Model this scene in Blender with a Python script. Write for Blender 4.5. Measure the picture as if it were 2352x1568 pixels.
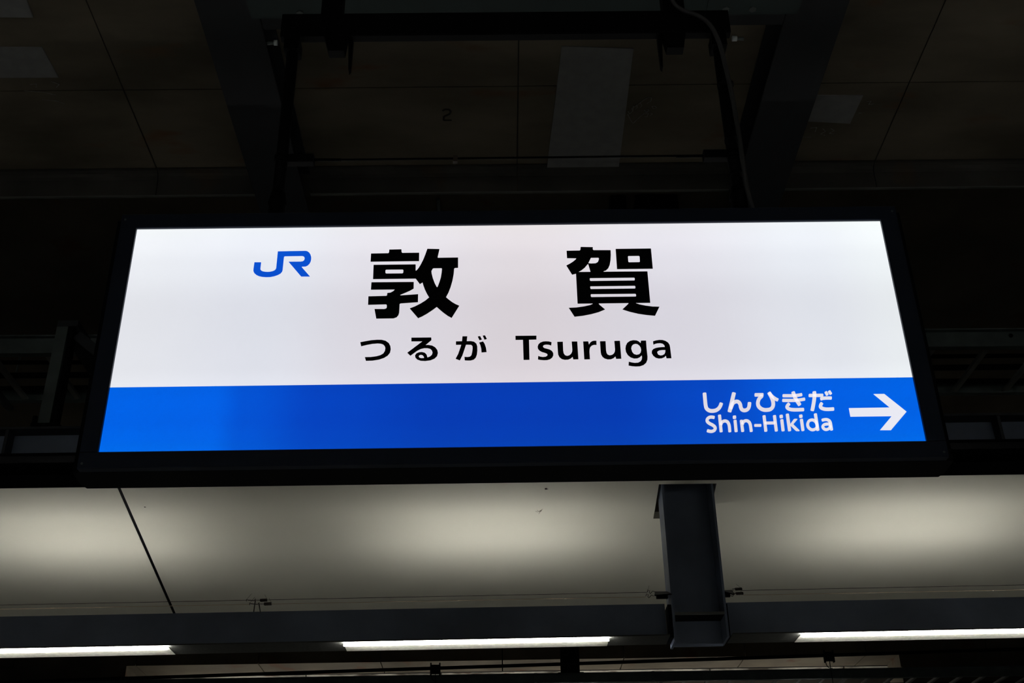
import bpy, math, random
from mathutils import Matrix, Vector
from mathutils.geometry import tessellate_polygon

random.seed(7)
S = bpy.context.scene
for o in list(bpy.data.objects):
    bpy.data.objects.remove(o)
COL = S.collection
EYE = 1.6                                   # eye height above the platform floor, metres

# ---------------------------------------------------------------- camera
cam_data = bpy.data.cameras.new('camera')
cam_data.sensor_width = 36.0
cam_data.lens = 2680.0 / 2352.0 * 36.0
cam_data.clip_start = 0.05
cam = bpy.data.objects.new('camera', cam_data)
COL.objects.link(cam)


def camera_axes(r, p, y):
    cp, sp, cy, sy = math.cos(p), math.sin(p), math.cos(y), math.sin(y)
    f = Vector((-sy * cp, cy * cp, sp))
    rt = Vector((cy, sy, 0))
    up = rt.cross(f)
    c, s = math.cos(r), math.sin(r)
    return c * rt + s * up, -s * rt + c * up, f


rt, up, fw = camera_axes(-0.0188, 0.5131, -0.0133)
M = Matrix(((rt.x, up.x, -fw.x, 0), (rt.y, up.y, -fw.y, 0), (rt.z, up.z, -fw.z, EYE), (0, 0, 0, 1)))
cam.matrix_world = M
S.camera = cam

# ---------------------------------------------------------------- world and exposure
W = bpy.data.worlds.new('night')
S.world = W
W.use_nodes = True
W.node_tree.nodes['Background'].inputs[0].default_value = (0.85, 0.95, 1.0, 1)
W.node_tree.nodes['Background'].inputs[1].default_value = 0.005
S.view_settings.view_transform = 'Standard'
S.view_settings.look = 'None'
S.view_settings.gamma = 1.0
S.view_settings.use_curve_mapping = False
S.view_settings.exposure = 0.0
TUBE = 110.0           # radiance of the slim lamps under the lamp beam
UPLIGHT = 17.0        # radiance of the uplighters behind the lamp beam
ADDED_DOWNLIGHT = 50.0     # radiance of the downward side, added to bounce light off the floor
FILL_WASHER = 50.0         # radiance of the wall washers, unseen fill lamps added behind the eye
FARLAMP = 42.0        # radiance of the tubes on the far platform


# ---------------------------------------------------------------- materials
def nodes_of(name):
    m = bpy.data.materials.new(name)
    m.use_nodes = True
    nt = m.node_tree
    return m, nt, nt.nodes['Principled BSDF']


def mat(name, col, rough=0.6, metal=0.0, vary=0.15, scale=6.0, bump=0.0, stretch=(1, 1, 1), second=None, spec=0.5):
    m, nt, b = nodes_of(name)
    tc = nt.nodes.new('ShaderNodeTexCoord')
    mp = nt.nodes.new('ShaderNodeMapping')
    mp.inputs['Scale'].default_value = stretch
    nt.links.new(tc.outputs['Object'], mp.inputs['Vector'])
    nz = nt.nodes.new('ShaderNodeTexNoise')
    nz.inputs['Scale'].default_value = scale
    nz.inputs['Detail'].default_value = 6
    nt.links.new(mp.outputs['Vector'], nz.inputs['Vector'])
    cr = nt.nodes.new('ShaderNodeValToRGB')
    a = [max(0, c * (1 - vary)) for c in col]
    d = second if second else [min(1, c * (1 + vary)) for c in col]
    cr.color_ramp.elements[0].position = 0.35
    cr.color_ramp.elements[1].position = 0.68
    cr.color_ramp.elements[0].color = (*a, 1)
    cr.color_ramp.elements[1].color = (*d, 1)
    nt.links.new(nz.outputs['Fac'], cr.inputs['Fac'])
    nt.links.new(cr.outputs['Color'], b.inputs['Base Color'])
    b.inputs['Roughness'].default_value = rough
    b.inputs['Metallic'].default_value = metal
    b.inputs['Specular IOR Level'].default_value = spec
    if bump:
        bp = nt.nodes.new('ShaderNodeBump')
        bp.inputs['Strength'].default_value = bump
        bp.inputs['Distance'].default_value = 0.01
        nt.links.new(nz.outputs['Fac'], bp.inputs['Height'])
        nt.links.new(bp.outputs['Normal'], b.inputs['Normal'])
    return m


def lamp_mat(name, col, strength):
    m, nt, b = nodes_of(name)
    b.inputs['Base Color'].default_value = (0.8, 0.8, 0.8, 1)
    b.inputs['Emission Color'].default_value = (*col, 1)
    b.inputs['Emission Strength'].default_value = strength
    return m


def backlit(name, stops_x, stops_z, strength=1.0, base=(0.05, 0.05, 0.05), ripple=0.03):
    """A backlit translucent sheet: its lamps are uneven along the length (x) and the height (z) of the box."""
    m, nt, b = nodes_of(name)
    tc = nt.nodes.new('ShaderNodeTexCoord')
    sp = nt.nodes.new('ShaderNodeSeparateXYZ')
    nt.links.new(tc.outputs['Object'], sp.inputs[0])

    def ramp(sock, lo, hi, stops):
        mr = nt.nodes.new('ShaderNodeMapRange')
        mr.inputs['From Min'].default_value = lo
        mr.inputs['From Max'].default_value = hi
        nt.links.new(sock, mr.inputs['Value'])
        cr = nt.nodes.new('ShaderNodeValToRGB')
        cr.color_ramp.interpolation = 'EASE'
        els = cr.color_ramp.elements
        while len(els) < len(stops):
            els.new(0.5)
        for e, (p, c) in zip(els, stops):
            e.position = p
        for e, (p, c) in zip(els, stops):
            e.color = (*c, 1)
        nt.links.new(mr.outputs[0], cr.inputs['Fac'])
        return cr.outputs['Color']

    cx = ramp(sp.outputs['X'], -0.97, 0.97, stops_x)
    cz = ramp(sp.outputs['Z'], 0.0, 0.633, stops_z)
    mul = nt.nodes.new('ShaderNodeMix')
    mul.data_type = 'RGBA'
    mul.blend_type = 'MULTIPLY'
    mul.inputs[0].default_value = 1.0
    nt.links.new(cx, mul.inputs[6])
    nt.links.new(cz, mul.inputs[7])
    nz = nt.nodes.new('ShaderNodeTexNoise')
    nz.inputs['Scale'].default_value = 5.0
    nz.inputs['Detail'].default_value = 1.0
    nt.links.new(tc.outputs['Object'], nz.inputs['Vector'])
    mr = nt.nodes.new('ShaderNodeMapRange')
    mr.inputs['To Min'].default_value = strength * (1 - ripple)
    mr.inputs['To Max'].default_value = strength * (1 + ripple)
    nt.links.new(nz.outputs['Fac'], mr.inputs['Value'])
    b.inputs['Base Color'].default_value = (*base, 1)
    b.inputs['Specular IOR Level'].default_value = 0.2
    b.inputs['Roughness'].default_value = 0.35
    nt.links.new(mul.outputs[2], b.inputs['Emission Color'])
    nt.links.new(mr.outputs[0], b.inputs['Emission Strength'])
    return m


def slab_mat(name, dark, light, rust, scale=1.3, rough=0.75, streak=(1, 1, 1), lo=0.36, hi=0.66):
    """Form-marked concrete: broad tone, fine grain and rust-brown blotches."""
    m, nt, b = nodes_of(name)
    tc = nt.nodes.new('ShaderNodeTexCoord')
    ob = nt.nodes.new('ShaderNodeNewGeometry')
    mp = nt.nodes.new('ShaderNodeMapping')
    mp.inputs['Scale'].default_value = streak
    nt.links.new(ob.outputs['Position'], mp.inputs['Vector'])

    def noise(sc, det, lo, hi, c0, c1):
        n = nt.nodes.new('ShaderNodeTexNoise')
        n.inputs['Scale'].default_value = sc
        n.inputs['Detail'].default_value = det
        nt.links.new(mp.outputs['Vector'], n.inputs['Vector'])
        r = nt.nodes.new('ShaderNodeValToRGB')
        r.color_ramp.elements[0].position = lo
        r.color_ramp.elements[1].position = hi
        r.color_ramp.elements[0].color = (*c0, 1)
        r.color_ramp.elements[1].color = (*c1, 1)
        nt.links.new(n.outputs['Fac'], r.inputs['Fac'])
        return n, r

    n1, r1 = noise(scale * 1.5, 9, lo, hi, dark, light)
    n2, r2 = noise(scale * 2.3, 4, 0.60, 0.70, (0, 0, 0), (1, 1, 1))
    mix = nt.nodes.new('ShaderNodeMix')
    mix.data_type = 'RGBA'
    nt.links.new(r2.outputs['Color'], mix.inputs[0])
    nt.links.new(r1.outputs['Color'], mix.inputs[6])
    mix.inputs[7].default_value = (*rust, 1)
    nt.links.new(mix.outputs[2], b.inputs['Base Color'])
    b.inputs['Roughness'].default_value = rough
    b.inputs['Specular IOR Level'].default_value = 0.25
    bp = nt.nodes.new('ShaderNodeBump')
    bp.inputs['Strength'].default_value = 0.3
    bp.inputs['Distance'].default_value = 0.01
    nt.links.new(n1.outputs['Fac'], bp.inputs['Height'])
    nt.links.new(bp.outputs['Normal'], b.inputs['Normal'])
    return m


m_slab = slab_mat('board_marked_concrete', (0.115, 0.098, 0.070), (0.25, 0.213, 0.155), (0.19, 0.10, 0.052), streak=(0.55, 1.3, 1.0))
m_slabback = mat('concrete_backing', (0.03, 0.026, 0.02))
m_patch = mat('grey_repair_mortar', (0.27, 0.27, 0.27), vary=0.08, scale=20)
m_drip = mat('bare_zinc_drip_edge', (0.13, 0.135, 0.12))
m_rung = mat('bare_zinc_rung', (0.22, 0.22, 0.20))
m_plate = mat('lit_flange_cream', (0.83, 0.81, 0.69), rough=0.6, vary=0.12, scale=70)  # pale colour carries the lamplight that falls on the flange
m_haunch = slab_mat('shaded_haunch_concrete', (0.045, 0.042, 0.036), (0.085, 0.080, 0.070), (0.08, 0.06, 0.04))  # darkened concrete: shade of the turned-down face put into the colour
m_chalk = mat('chalk', (0.27, 0.26, 0.23), vary=0.3, scale=80)
m_stamp = mat('stamp_ink', (0.02, 0.017, 0.013))
m_steel = mat('blue_grey_painted_steel', (0.165, 0.195, 0.26), rough=0.5, vary=0.22, scale=3.0)
m_rafter = mat('dark_blue_grey_painted_steel', (0.026, 0.028, 0.033), rough=0.6, vary=0.15, scale=3.0)
m_galv = mat('galvanised_steel', (0.085, 0.105, 0.10), rough=0.5, metal=0.0, vary=0.2, scale=9)
m_teal = mat('dull_green_painted_steel', (0.022, 0.042, 0.040), rough=0.6, vary=0.12, scale=4)
m_black = mat('black_painted_metal', (0.003, 0.003, 0.0035), rough=0.6, vary=0.2, spec=0.08)
m_frame = mat('black_anodised_frame', (0.016, 0.022, 0.038), rough=0.5, vary=0.1, spec=0.2)
m_cable = mat('grey_cable_sheath', (0.05, 0.05, 0.05), rough=0.6)
m_cream = mat('cream_painted_soffit', (0.74, 0.715, 0.60), rough=0.55, vary=0.012, scale=2.0, spec=0.25)
m_bolt = mat('bright_zinc_bolt', (0.6, 0.65, 0.65), rough=0.35, metal=0.3)
m_letterblack = mat('black_vinyl', (0.003, 0.003, 0.004), rough=0.6, vary=0.05, spec=0.1)
m_floor = mat('platform_paving', (0.36, 0.36, 0.345), rough=0.85, vary=0.25, scale=12, bump=0.2)
m_ballast = mat('track_ballast', (0.07, 0.062, 0.055), rough=0.95, vary=0.5, scale=40, bump=0.5)
m_fascia = slab_mat('streaked_far_concrete', (0.12, 0.105, 0.085), (0.85, 0.81, 0.70), (0.17, 0.09, 0.06), scale=1.8, rough=0.4, streak=(0.8, 1, 3.5), lo=0.42, hi=0.60)
m_farbeam = slab_mat('dark_far_concrete', (0.075, 0.062, 0.044), (0.12, 0.10, 0.07), (0.09, 0.05, 0.03))
m_spring = mat('rusty_spring', (0.05, 0.035, 0.025), rough=0.7)
m_wire = mat('bronze_wire', (0.62, 0.46, 0.28), rough=0.5)
m_bug = mat('insect_dark', (0.03, 0.02, 0.02))
m_bug2 = mat('insect_pale', (0.16, 0.13, 0.09))
m_tube = lamp_mat('lamp_diffuser', (1.0, 1.0, 0.97), TUBE)
m_up = lamp_mat('uplight_diffuser', (1.0, 0.99, 0.96), UPLIGHT)
m_down = lamp_mat('added_downlight_diffuser', (1.0, 0.99, 0.96), ADDED_DOWNLIGHT)
m_washer = lamp_mat('added_washer_diffuser', (1.0, 1.0, 0.98), FILL_WASHER)
m_farlamp = lamp_mat('far_lamp_diffuser', (1.0, 0.97, 0.9), FARLAMP)
m_white = backlit('backlit_white_acrylic',
                  [(0.0, (0.745, 0.757, 0.805)), (0.18, (0.70, 0.715, 0.785)), (0.33, (0.68, 0.655, 0.715)), (0.52, (0.665, 0.615, 0.655)),
                   (0.70, (0.67, 0.65, 0.715)), (0.90, (0.72, 0.74, 0.80)), (1.0, (0.77, 0.80, 0.83))],
                  [(0.27, (1.08, 1.08, 1.08)), (0.36, (1.02, 1.02, 1.02)), (0.62, (1.0, 1.0, 1.0)), (0.82, (1.10, 1.11, 1.10)), (0.93, (1.19, 1.20, 1.18)), (1.0, (1.20, 1.22, 1.17))],
                  base=(0.3, 0.3, 0.3))
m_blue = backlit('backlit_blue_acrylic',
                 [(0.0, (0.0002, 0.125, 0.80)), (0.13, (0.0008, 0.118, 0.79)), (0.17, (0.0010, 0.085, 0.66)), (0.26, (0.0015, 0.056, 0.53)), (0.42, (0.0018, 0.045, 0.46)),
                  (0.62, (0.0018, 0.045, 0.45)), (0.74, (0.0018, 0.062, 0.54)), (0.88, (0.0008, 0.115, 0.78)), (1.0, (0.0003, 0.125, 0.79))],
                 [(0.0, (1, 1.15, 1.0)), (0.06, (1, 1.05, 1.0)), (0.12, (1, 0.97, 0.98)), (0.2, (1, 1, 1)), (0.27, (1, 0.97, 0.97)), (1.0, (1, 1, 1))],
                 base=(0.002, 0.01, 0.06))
m_logoblue = backlit('blue_vinyl', [(0.0, (0.003, 0.082, 0.62)), (1.0, (0.003, 0.082, 0.60))], [(0.7, (0.9, 0.9, 0.95)), (1.0, (1.1, 1.1, 1.05))], base=(0.002, 0.01, 0.06))
m_letterwhite = backlit('backlit_white_lettering', [(0.0, (0.75, 0.72, 0.8)), (0.83, (0.73, 0.69, 0.76)), (0.93, (0.80, 0.80, 0.88)), (1.0, (0.82, 0.82, 0.9))],
                        [(0.0, (1, 1, 1)), (1.0, (1, 1, 1))], base=(0.2, 0.2, 0.2))


# ---------------------------------------------------------------- mesh helpers
class MB:
    """Collects shapes in eye-relative metres and links them as one mesh object."""

    def __init__(self):
        self.v, self.f, self.smooth = [], [], False

    def box(self, x0, x1, y0, y1, z0, z1, bev=0.0):
        n = len(self.v)
        if bev <= 0:
            self.v += [(x, y, z) for z in (z0, z1) for x, y in ((x0, y0), (x1, y0), (x1, y1), (x0, y1))]
            self.f += [tuple(n + i for i in q) for q in ((3, 2, 1, 0), (4, 5, 6, 7), (0, 1, 5, 4), (1, 2, 6, 5), (2, 3, 7, 6), (3, 0, 4, 7))]
        else:                                   # chamfered long edges along x
            b = bev
            prof = [(y0 + b, z0), (y1 - b, z0), (y1, z0 + b), (y1, z1 - b), (y1 - b, z1), (y0 + b, z1), (y0, z1 - b), (y0, z0 + b)]
            self.prism_x(prof, x0, x1)
        return self

    def prism_x(self, prof, x0, x1):
        n, k = len(self.v), len(prof)
        self.v += [(x0, y, z) for y, z in prof] + [(x1, y, z) for y, z in prof]
        self.f.append(tuple(n + i for i in range(k)))
        self.f.append(tuple(n + k + i for i in reversed(range(k))))
        for i in range(k):
            j = (i + 1) % k
            self.f.append((n + i, n + k + i, n + k + j, n + j))
        return self

    def prism_y(self, prof, y0, y1):
        n, k = len(self.v), len(prof)
        self.v += [(x, y0, z) for x, z in prof] + [(x, y1, z) for x, z in prof]
        self.f.append(tuple(n + i for i in range(k)))
        self.f.append(tuple(n + k + i for i in reversed(range(k))))
        for i in range(k):
            j = (i + 1) % k
            self.f.append((n + i, n + k + i, n + k + j, n + j))
        return self

    def prism_z(self, prof, z0, z1):
        n, k = len(self.v), len(prof)
        self.v += [(x, y, z0) for x, y in prof] + [(x, y, z1) for x, y in prof]
        self.f.append(tuple(n + i for i in range(k)))
        self.f.append(tuple(n + k + i for i in reversed(range(k))))
        for i in range(k):
            j = (i + 1) % k
            self.f.append((n + i, n + k + i, n + k + j, n + j))
        return self

    def tube(self, pts, r, seg=10, cap=True):
        pts = [Vector(p) for p in pts]
        rings = []
        ref = None
        for i, p in enumerate(pts):
            a = pts[max(0, i - 1)]
            b = pts[min(len(pts) - 1, i + 1)]
            t = (b - a).normalized()
            if ref is None:
                ref = Vector((0, 0, 1)) if abs(t.z) < 0.9 else Vector((0, 1, 0))
            u = (ref - t * ref.dot(t)).normalized()
            ref = u
            w = t.cross(u)
            rr = r[i] if isinstance(r, (list, tuple)) else r
            n = len(self.v)
            self.v += [tuple(p + (u * math.cos(2 * math.pi * k / seg) + w * math.sin(2 * math.pi * k / seg)) * rr) for k in range(seg)]
            rings.append(n)
        for a, b in zip(rings, rings[1:]):
            for k in range(seg):
                self.f.append((a + k, a + (k + 1) % seg, b + (k + 1) % seg, b + k))
        if cap:
            self.f.append(tuple(rings[0] + k for k in reversed(range(seg))))
            self.f.append(tuple(rings[-1] + k for k in range(seg)))
        self.smooth = True
        return self

    def bar(self, a, b, wx, wz):
        """Rectangular bar between two points; wx across, wz the other way."""
        a, b = Vector(a), Vector(b)
        t = (b - a).normalized()
        ref = Vector((0, 0, 1)) if abs(t.z) < 0.8 else Vector((0, 1, 0))
        w = t.cross(ref).normalized()
        u = w.cross(t)
        n = len(self.v)
        for p in (a, b):
            for s, q in ((-1, -1), (1, -1), (1, 1), (-1, 1)):
                self.v.append(tuple(p + w * s * wx / 2 + u * q * wz / 2))
        self.f += [tuple(n + i for i in q) for q in ((3, 2, 1, 0), (4, 5, 6, 7), (0, 1, 5, 4), (1, 2, 6, 5), (2, 3, 7, 6), (3, 0, 4, 7))]
        return self

    def build(self, name, material, parent=None, origin=None):
        if parent is not None and origin is None:
            origin = ORG[parent.name]
        if origin is None:
            xs, ys, zs = zip(*self.v)
            origin = ((min(xs) + max(xs)) / 2, (min(ys) + max(ys)) / 2, min(zs))
        me = bpy.data.meshes.new(name)
        me.from_pydata([(x - origin[0], y - origin[1], z - origin[2]) for x, y, z in self.v], [], self.f)
        me.update()
        if self.smooth:
            for p in me.polygons:
                p.use_smooth = len(p.vertices) == 4
        me.materials.append(material)
        o = bpy.data.objects.new(name, me)
        COL.objects.link(o)
        if parent is None:
            o.location = (origin[0], origin[1], origin[2] + EYE)
        else:
            o.parent = parent
        ORG[o.name] = origin
        # consistent outward normals
        import bmesh
        bm = bmesh.new()
        bm.from_mesh(me)
        bmesh.ops.recalc_face_normals(bm, faces=bm.faces)
        bm.to_mesh(me)
        bm.free()
        return o


ORG = {}


def tag(o, label=None, cat=None, group=None, kind=None):
    if label:
        o['label'] = label
    if cat:
        o['category'] = cat
    if group:
        o['group'] = group
    if kind:
        o['kind'] = kind
    return o


def thing(name, loc, label, cat, group=None, rot=None, kind=None):
    o = bpy.data.objects.new(name, None)
    COL.objects.link(o)
    o.location = (loc[0], loc[1], loc[2] + EYE)
    o.empty_display_size = 0.1
    if rot:
        o.rotation_euler = rot
    ORG[o.name] = loc
    return tag(o, label, cat, group, kind)


def copy_tree(o, parent=None):
    c = o.copy()
    COL.objects.link(c)
    c.parent = parent
    ORG[c.name] = ORG[o.name]
    for ch in [x for x in bpy.data.objects if x.parent == o]:
        copy_tree(ch, c)
    return c

# ================================================================ THE SETTING
# platform floor and the track bed beyond it
tag(MB().box(-20, 20, -18, 7.4, -EYE - 0.25, -EYE).build('floor', m_floor), kind='structure')
tag(MB().box(-14, 14, 7.4, 12.2, -EYE - 1.35, -EYE - 1.1).build('trim_1', m_ballast), 'ballasted track bed beyond the platform edge', kind='structure')

# unseen back wall and washer lamps, added behind the eye for frontal light
tag(MB().box(-20, 20, -9.3, -9.0, -EYE, 1.6).build('added_wall_back', mat('white_wall_tiles', (0.72, 0.72, 0.70), rough=0.4, vary=0.05, scale=3)), kind='structure')
for i, w_ in enumerate(('leftmost', 'second', 'third', 'fourth', 'fifth', 'rightmost')):
    xc = -12.5 + 5.0 * i
    t = thing('added_wall_washer', (xc, -8.55, 0.95), 'unseen wall washer added as fill on the back wall behind the eye, %s of six' % w_, 'lamp', 'added wall washers on the back wall')
    MB().box(xc - 2.2, xc + 2.2, -8.60, -8.50, 0.96, 1.01).build('housing', m_galv, t)
    MB().box(xc - 2.2, xc + 2.2, -8.505, -8.50, 0.86, 0.96).build('shade', m_galv, t)
    MB().box(xc - 2.15, xc + 2.15, -8.58, -8.52, 0.95, 0.959).build('diffuser', m_washer, t)
    MB().box(xc - 0.03, xc + 0.03, -8.999, -8.60, 0.97, 1.0).build('arm', m_galv, t)

# concrete deck overhead: a backing slab with its board-marked form panels as pieces
SLAB = 3.6
ceiling = MB().box(-20, 20, -18, 22, SLAB + 0.006, SLAB + 0.4).build('ceiling', m_slabback)
tag(ceiling, 'board-marked brown concrete deck overhead', kind='structure')
pw, pd, gap = 1.779, 0.90, 0.006
xs0, ys0 = 0.103 - 4 * pw, 4.035 - 2 * pd
pan = None
for i in range(8):
    for j in range(3):
        x, y = xs0 + i * pw, ys0 + j * pd
        if j == 2:                                  # short last row, up to the haunch
            if i == 0:
                short = MB().box(x + gap / 2, x + pw - gap / 2, y + gap / 2, 4.60, SLAB, SLAB + 0.0055).build('panel', m_slab, ceiling, origin=ORG[ceiling.name])
            else:
                c = short.copy()
                COL.objects.link(c)
                c.parent = ceiling
                c.location = (i * pw, 0, random.uniform(-0.001, 0.001))
            continue
        if pan is None:
            pan = MB().box(x + gap / 2, x + pw - gap / 2, y + gap / 2, y + pd - gap / 2, SLAB, SLAB + 0.0055).build('panel', m_slab, ceiling, origin=ORG[ceiling.name])
            continue
        c = pan.copy()
        COL.objects.link(c)
        c.parent = ceiling
        c.location = (i * pw, j * pd, random.uniform(-0.0015, 0.0015))
# the rest of the deck, outside what the eye can tell apart
MB().box(-20, 20, -18, ys0, SLAB, SLAB + 0.0055).build('near_deck', m_slab, ceiling, origin=ORG[ceiling.name])
MB().box(-20, 20, 4.67, 22, SLAB, SLAB + 0.0055).build('far_deck', m_farbeam, ceiling, origin=ORG[ceiling.name])  # darker concrete: shade above the canopy put into the colour
MB().box(-20, xs0, ys0, 4.60, SLAB, SLAB + 0.0055).build('side_deck', m_slab, ceiling, origin=ORG[ceiling.name])
MB().box(xs0 + 8 * pw, 20, ys0, 4.60, SLAB, SLAB + 0.0055).build('side_deck', m_slab, ceiling, origin=ORG[ceiling.name])
# rounded haunch where the deck turns down, in cast lengths, with a slim drip edge at its foot
haunch = MB().box(-20, xs0 - 0.01, 4.604, 4.665, SLAB - 0.135, SLAB - 0.001).build('trim_2', m_haunch)
tag(haunch, 'rounded haunch where the concrete deck turns down', kind='structure')
prof = [(4.604, SLAB - 0.001), (4.618, SLAB - 0.003), (4.632, SLAB - 0.010), (4.642, SLAB - 0.022), (4.648, SLAB - 0.038), (4.650, SLAB - 0.135), (4.665, SLAB - 0.135), (4.665, SLAB - 0.001)]
for i in range(9):
    x = xs0 + i * pw
    MB().prism_x(prof, x + 0.002, x + pw - 0.002).build('haunch_block', m_haunch, haunch, origin=ORG[haunch.name])
for a, b in ((-6.5, -1.17), (-0.915, 1.145), (1.40, 6.5)):
    MB().box(a, b, 4.642, 4.655, SLAB - 0.141, SLAB - 0.1355).build('drip_edge', m_drip, haunch, origin=ORG[haunch.name])


def rep_patch(corners):
    n = len(corners)
    m = MB()
    m.v = [(x, y, SLAB - 0.006) for x, y in corners] + [(x, y, SLAB + 0.004) for x, y in corners]
    m.f = [tuple(range(n)), tuple(reversed(range(n, 2 * n)))] + [(i, (i + 1) % n, n + (i + 1) % n, n + i) for i in range(n)]
    return m


for q in ([(0.290, 3.780), (0.604, 3.798), (0.609, 4.642), (0.251, 4.642)],
          [(-2.38, 3.750), (-1.946, 3.757), (-1.938, 3.944), (-2.40, 3.940)],
          [(-2.40, 3.30), (-1.90, 3.30), (-1.922, 3.581), (-2.38, 3.572)],
          [(1.42, 4.112), (1.692, 4.117), (1.682, 4.313), (1.42, 4.288)]):
    rep_patch(q).build('repair_patch', m_patch, ceiling, origin=ORG[ceiling.name])




def marks(name, material, strokes, w):
    """Flat brush or chalk strokes drawn on the underside of the deck."""
    m = MB()
    for st in strokes:
        for (x0, y0), (x1, y1) in zip(st, st[1:]):
            m.bar((x0, y0, SLAB - 0.0035), (x1, y1, SLAB - 0.0035), w, 0.001)
    return m.build(name, material, ceiling, origin=ORG[ceiling.name])


# stencilled 2 (read from below), and chalk scrawl beside the large patch
marks('stencilled_mark', m_stamp, [[(-0.247, 4.195), (-0.235, 4.186), (-0.216, 4.187), (-0.209, 4.200), (-0.214, 4.218), (-0.242, 4.235), (-0.245, 4.262), (-0.207, 4.262)]], 0.009)


def at_scrawl(pts):     # crop pixels of the scrawl turned into deck coordinates
    return [(0.612 + (x - 1440) * 0.00175 + 0.0, 4.10 + (y - 228) * 0.00325) for x, y in pts]


marks('chalk_scrawl', m_chalk, [at_scrawl(s) for s in (
    [(1443, 262), (1448, 268), (1455, 262), (1452, 256), (1466, 248), (1480, 238), (1492, 232), (1500, 233), (1500, 240), (1490, 246)],
    [(1455, 250), (1456, 262)], [(1464, 248), (1466, 254), (1462, 258)], [(1472, 244), (1478, 250), (1474, 254)],
    [(1443, 268), (1452, 280), (1461, 289), (1475, 276), (1488, 266), (1500, 260)],
    [(1504, 252), (1512, 251), (1518, 255), (1510, 257), (1504, 252)], [(1485, 260), (1498, 258), (1494, 265), (1485, 260)],
    [(1490, 268), (1498, 266), (1496, 274), (1488, 274)], [(1502, 266), (1510, 268), (1503, 272)])], 0.0035)
marks('chalk_scrawl', m_chalk, [[(1.50, 4.345), (1.53, 4.34), (1.53, 4.375)], [(1.56, 4.35), (1.58, 4.37), (1.56, 4.39), (1.585, 4.40)], [(1.60, 4.35), (1.62, 4.365), (1.60, 4.385), (1.625, 4.39)],
                                [(1.72, 4.16), (1.74, 4.155), (1.735, 4.18), (1.76, 4.175)], [(1.705, 4.24), (1.72, 4.24)], [(1.47, 4.41), (1.52, 4.412)]], 0.0035)
marks('chalk_scrawl', m_chalk, [[(-2.08, 3.99), (-2.05, 3.985), (-2.06, 4.01)], [(-1.98, 3.97), (-1.95, 3.99), (-1.97, 4.01)], [(-2.12, 4.03), (-2.04, 4.04), (-1.99, 4.06)], [(-2.06, 4.09), (-2.0, 4.10), (-1.97, 4.12)]], 0.0035)

# small dark boxes on the deck beyond the drip edge
for x0, x1, lab in ((0.585, 0.665, 'narrow black box on the deck above the sign'), (0.715, 0.93, 'wide black box on the deck above the sign')):
    t = thing('junction_box', ((x0 + x1) / 2, 4.88, SLAB - 0.11), lab, 'junction box')
    MB().box(x0, x1, 4.86, 5.04, SLAB - 0.11, SLAB - 0.002, bev=0.008).build('housing', m_black, t)
    MB().box(x0 + 0.01, x1 - 0.01, 4.853, 4.86, SLAB - 0.10, SLAB - 0.02).build('cover', m_black, t)
t = thing('conduit', (-0.30, 4.85, SLAB - 0.05), 'thin grey conduit on the deck left of the black boxes', 'conduit')
MB().tube([(-0.30, 4.85, SLAB - 0.025), (-0.32, 5.6, SLAB - 0.025)], 0.010, 8).build('pipe', m_galv, t)
MB().box(-0.325, -0.275, 4.98, 5.0, SLAB - 0.045, SLAB).build('saddle', m_galv, t)

# ---------------------------------------------------------------- rafters running away under the deck
for x0, x1, lab in ((-1.160, -0.925, 'dark blue-grey steel rafter left of the sign, running away under the deck'),
                    (1.155, 1.390, 'dark blue-grey steel rafter right of the sign, running away under the deck')):
    xc = (x0 + x1) / 2
    t = thing('rafter', (xc, 3.5, 3.38), lab, 'rafter')
    MB().box(x0, x1, 0.4, 7.2, 3.380, 3.392).build('bottom_flange', m_rafter, t)
    MB().box(xc - 0.006, xc + 0.006, 0.4, 4.645, 3.392, 3.582).build('web', m_rafter, t)
    MB().box(x0, x1, 0.4, 4.645, 3.582, 3.591).build('top_flange', m_rafter, t)
    for y in (2.9, 3.48):
        MB().box(x0 + 0.012, xc - 0.006, y, y + 0.008, 3.392, 3.582).build('stiffener', m_rafter, t)
        MB().box(xc + 0.006, x1 - 0.012, y, y + 0.008, 3.392, 3.582).build('stiffener', m_rafter, t)

# cross beam between the rafters that carries the sign hangers
t = thing('cross_beam', (0.115, 3.08, 3.2), 'dull green cross beam between the rafters, above the sign hangers', 'beam')
MB().box(-0.905, 1.135, 2.95, 3.205, 3.200, 3.210).build('bottom_flange', m_teal, t)
MB().box(-0.905, 1.135, 3.072, 3.084, 3.210, 3.360).build('web', m_teal, t)
MB().box(-0.915, 1.145, 2.85, 3.425, 3.362, 3.376).build('top_plate', m_rafter, t)
for x in (-0.72, -0.62, 0.86, 0.96):
    MB().tube([(x, 3.17, 3.188), (x, 3.17, 3.2)], 0.014, 6).build('bolt', m_galv, t)
for a, b in ((-0.905, -0.60), (0.79, 1.135)):
    MB().box(a, b, 2.96, 3.185, 3.193, 3.1995).build('splice_plate', m_teal, t)

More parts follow.
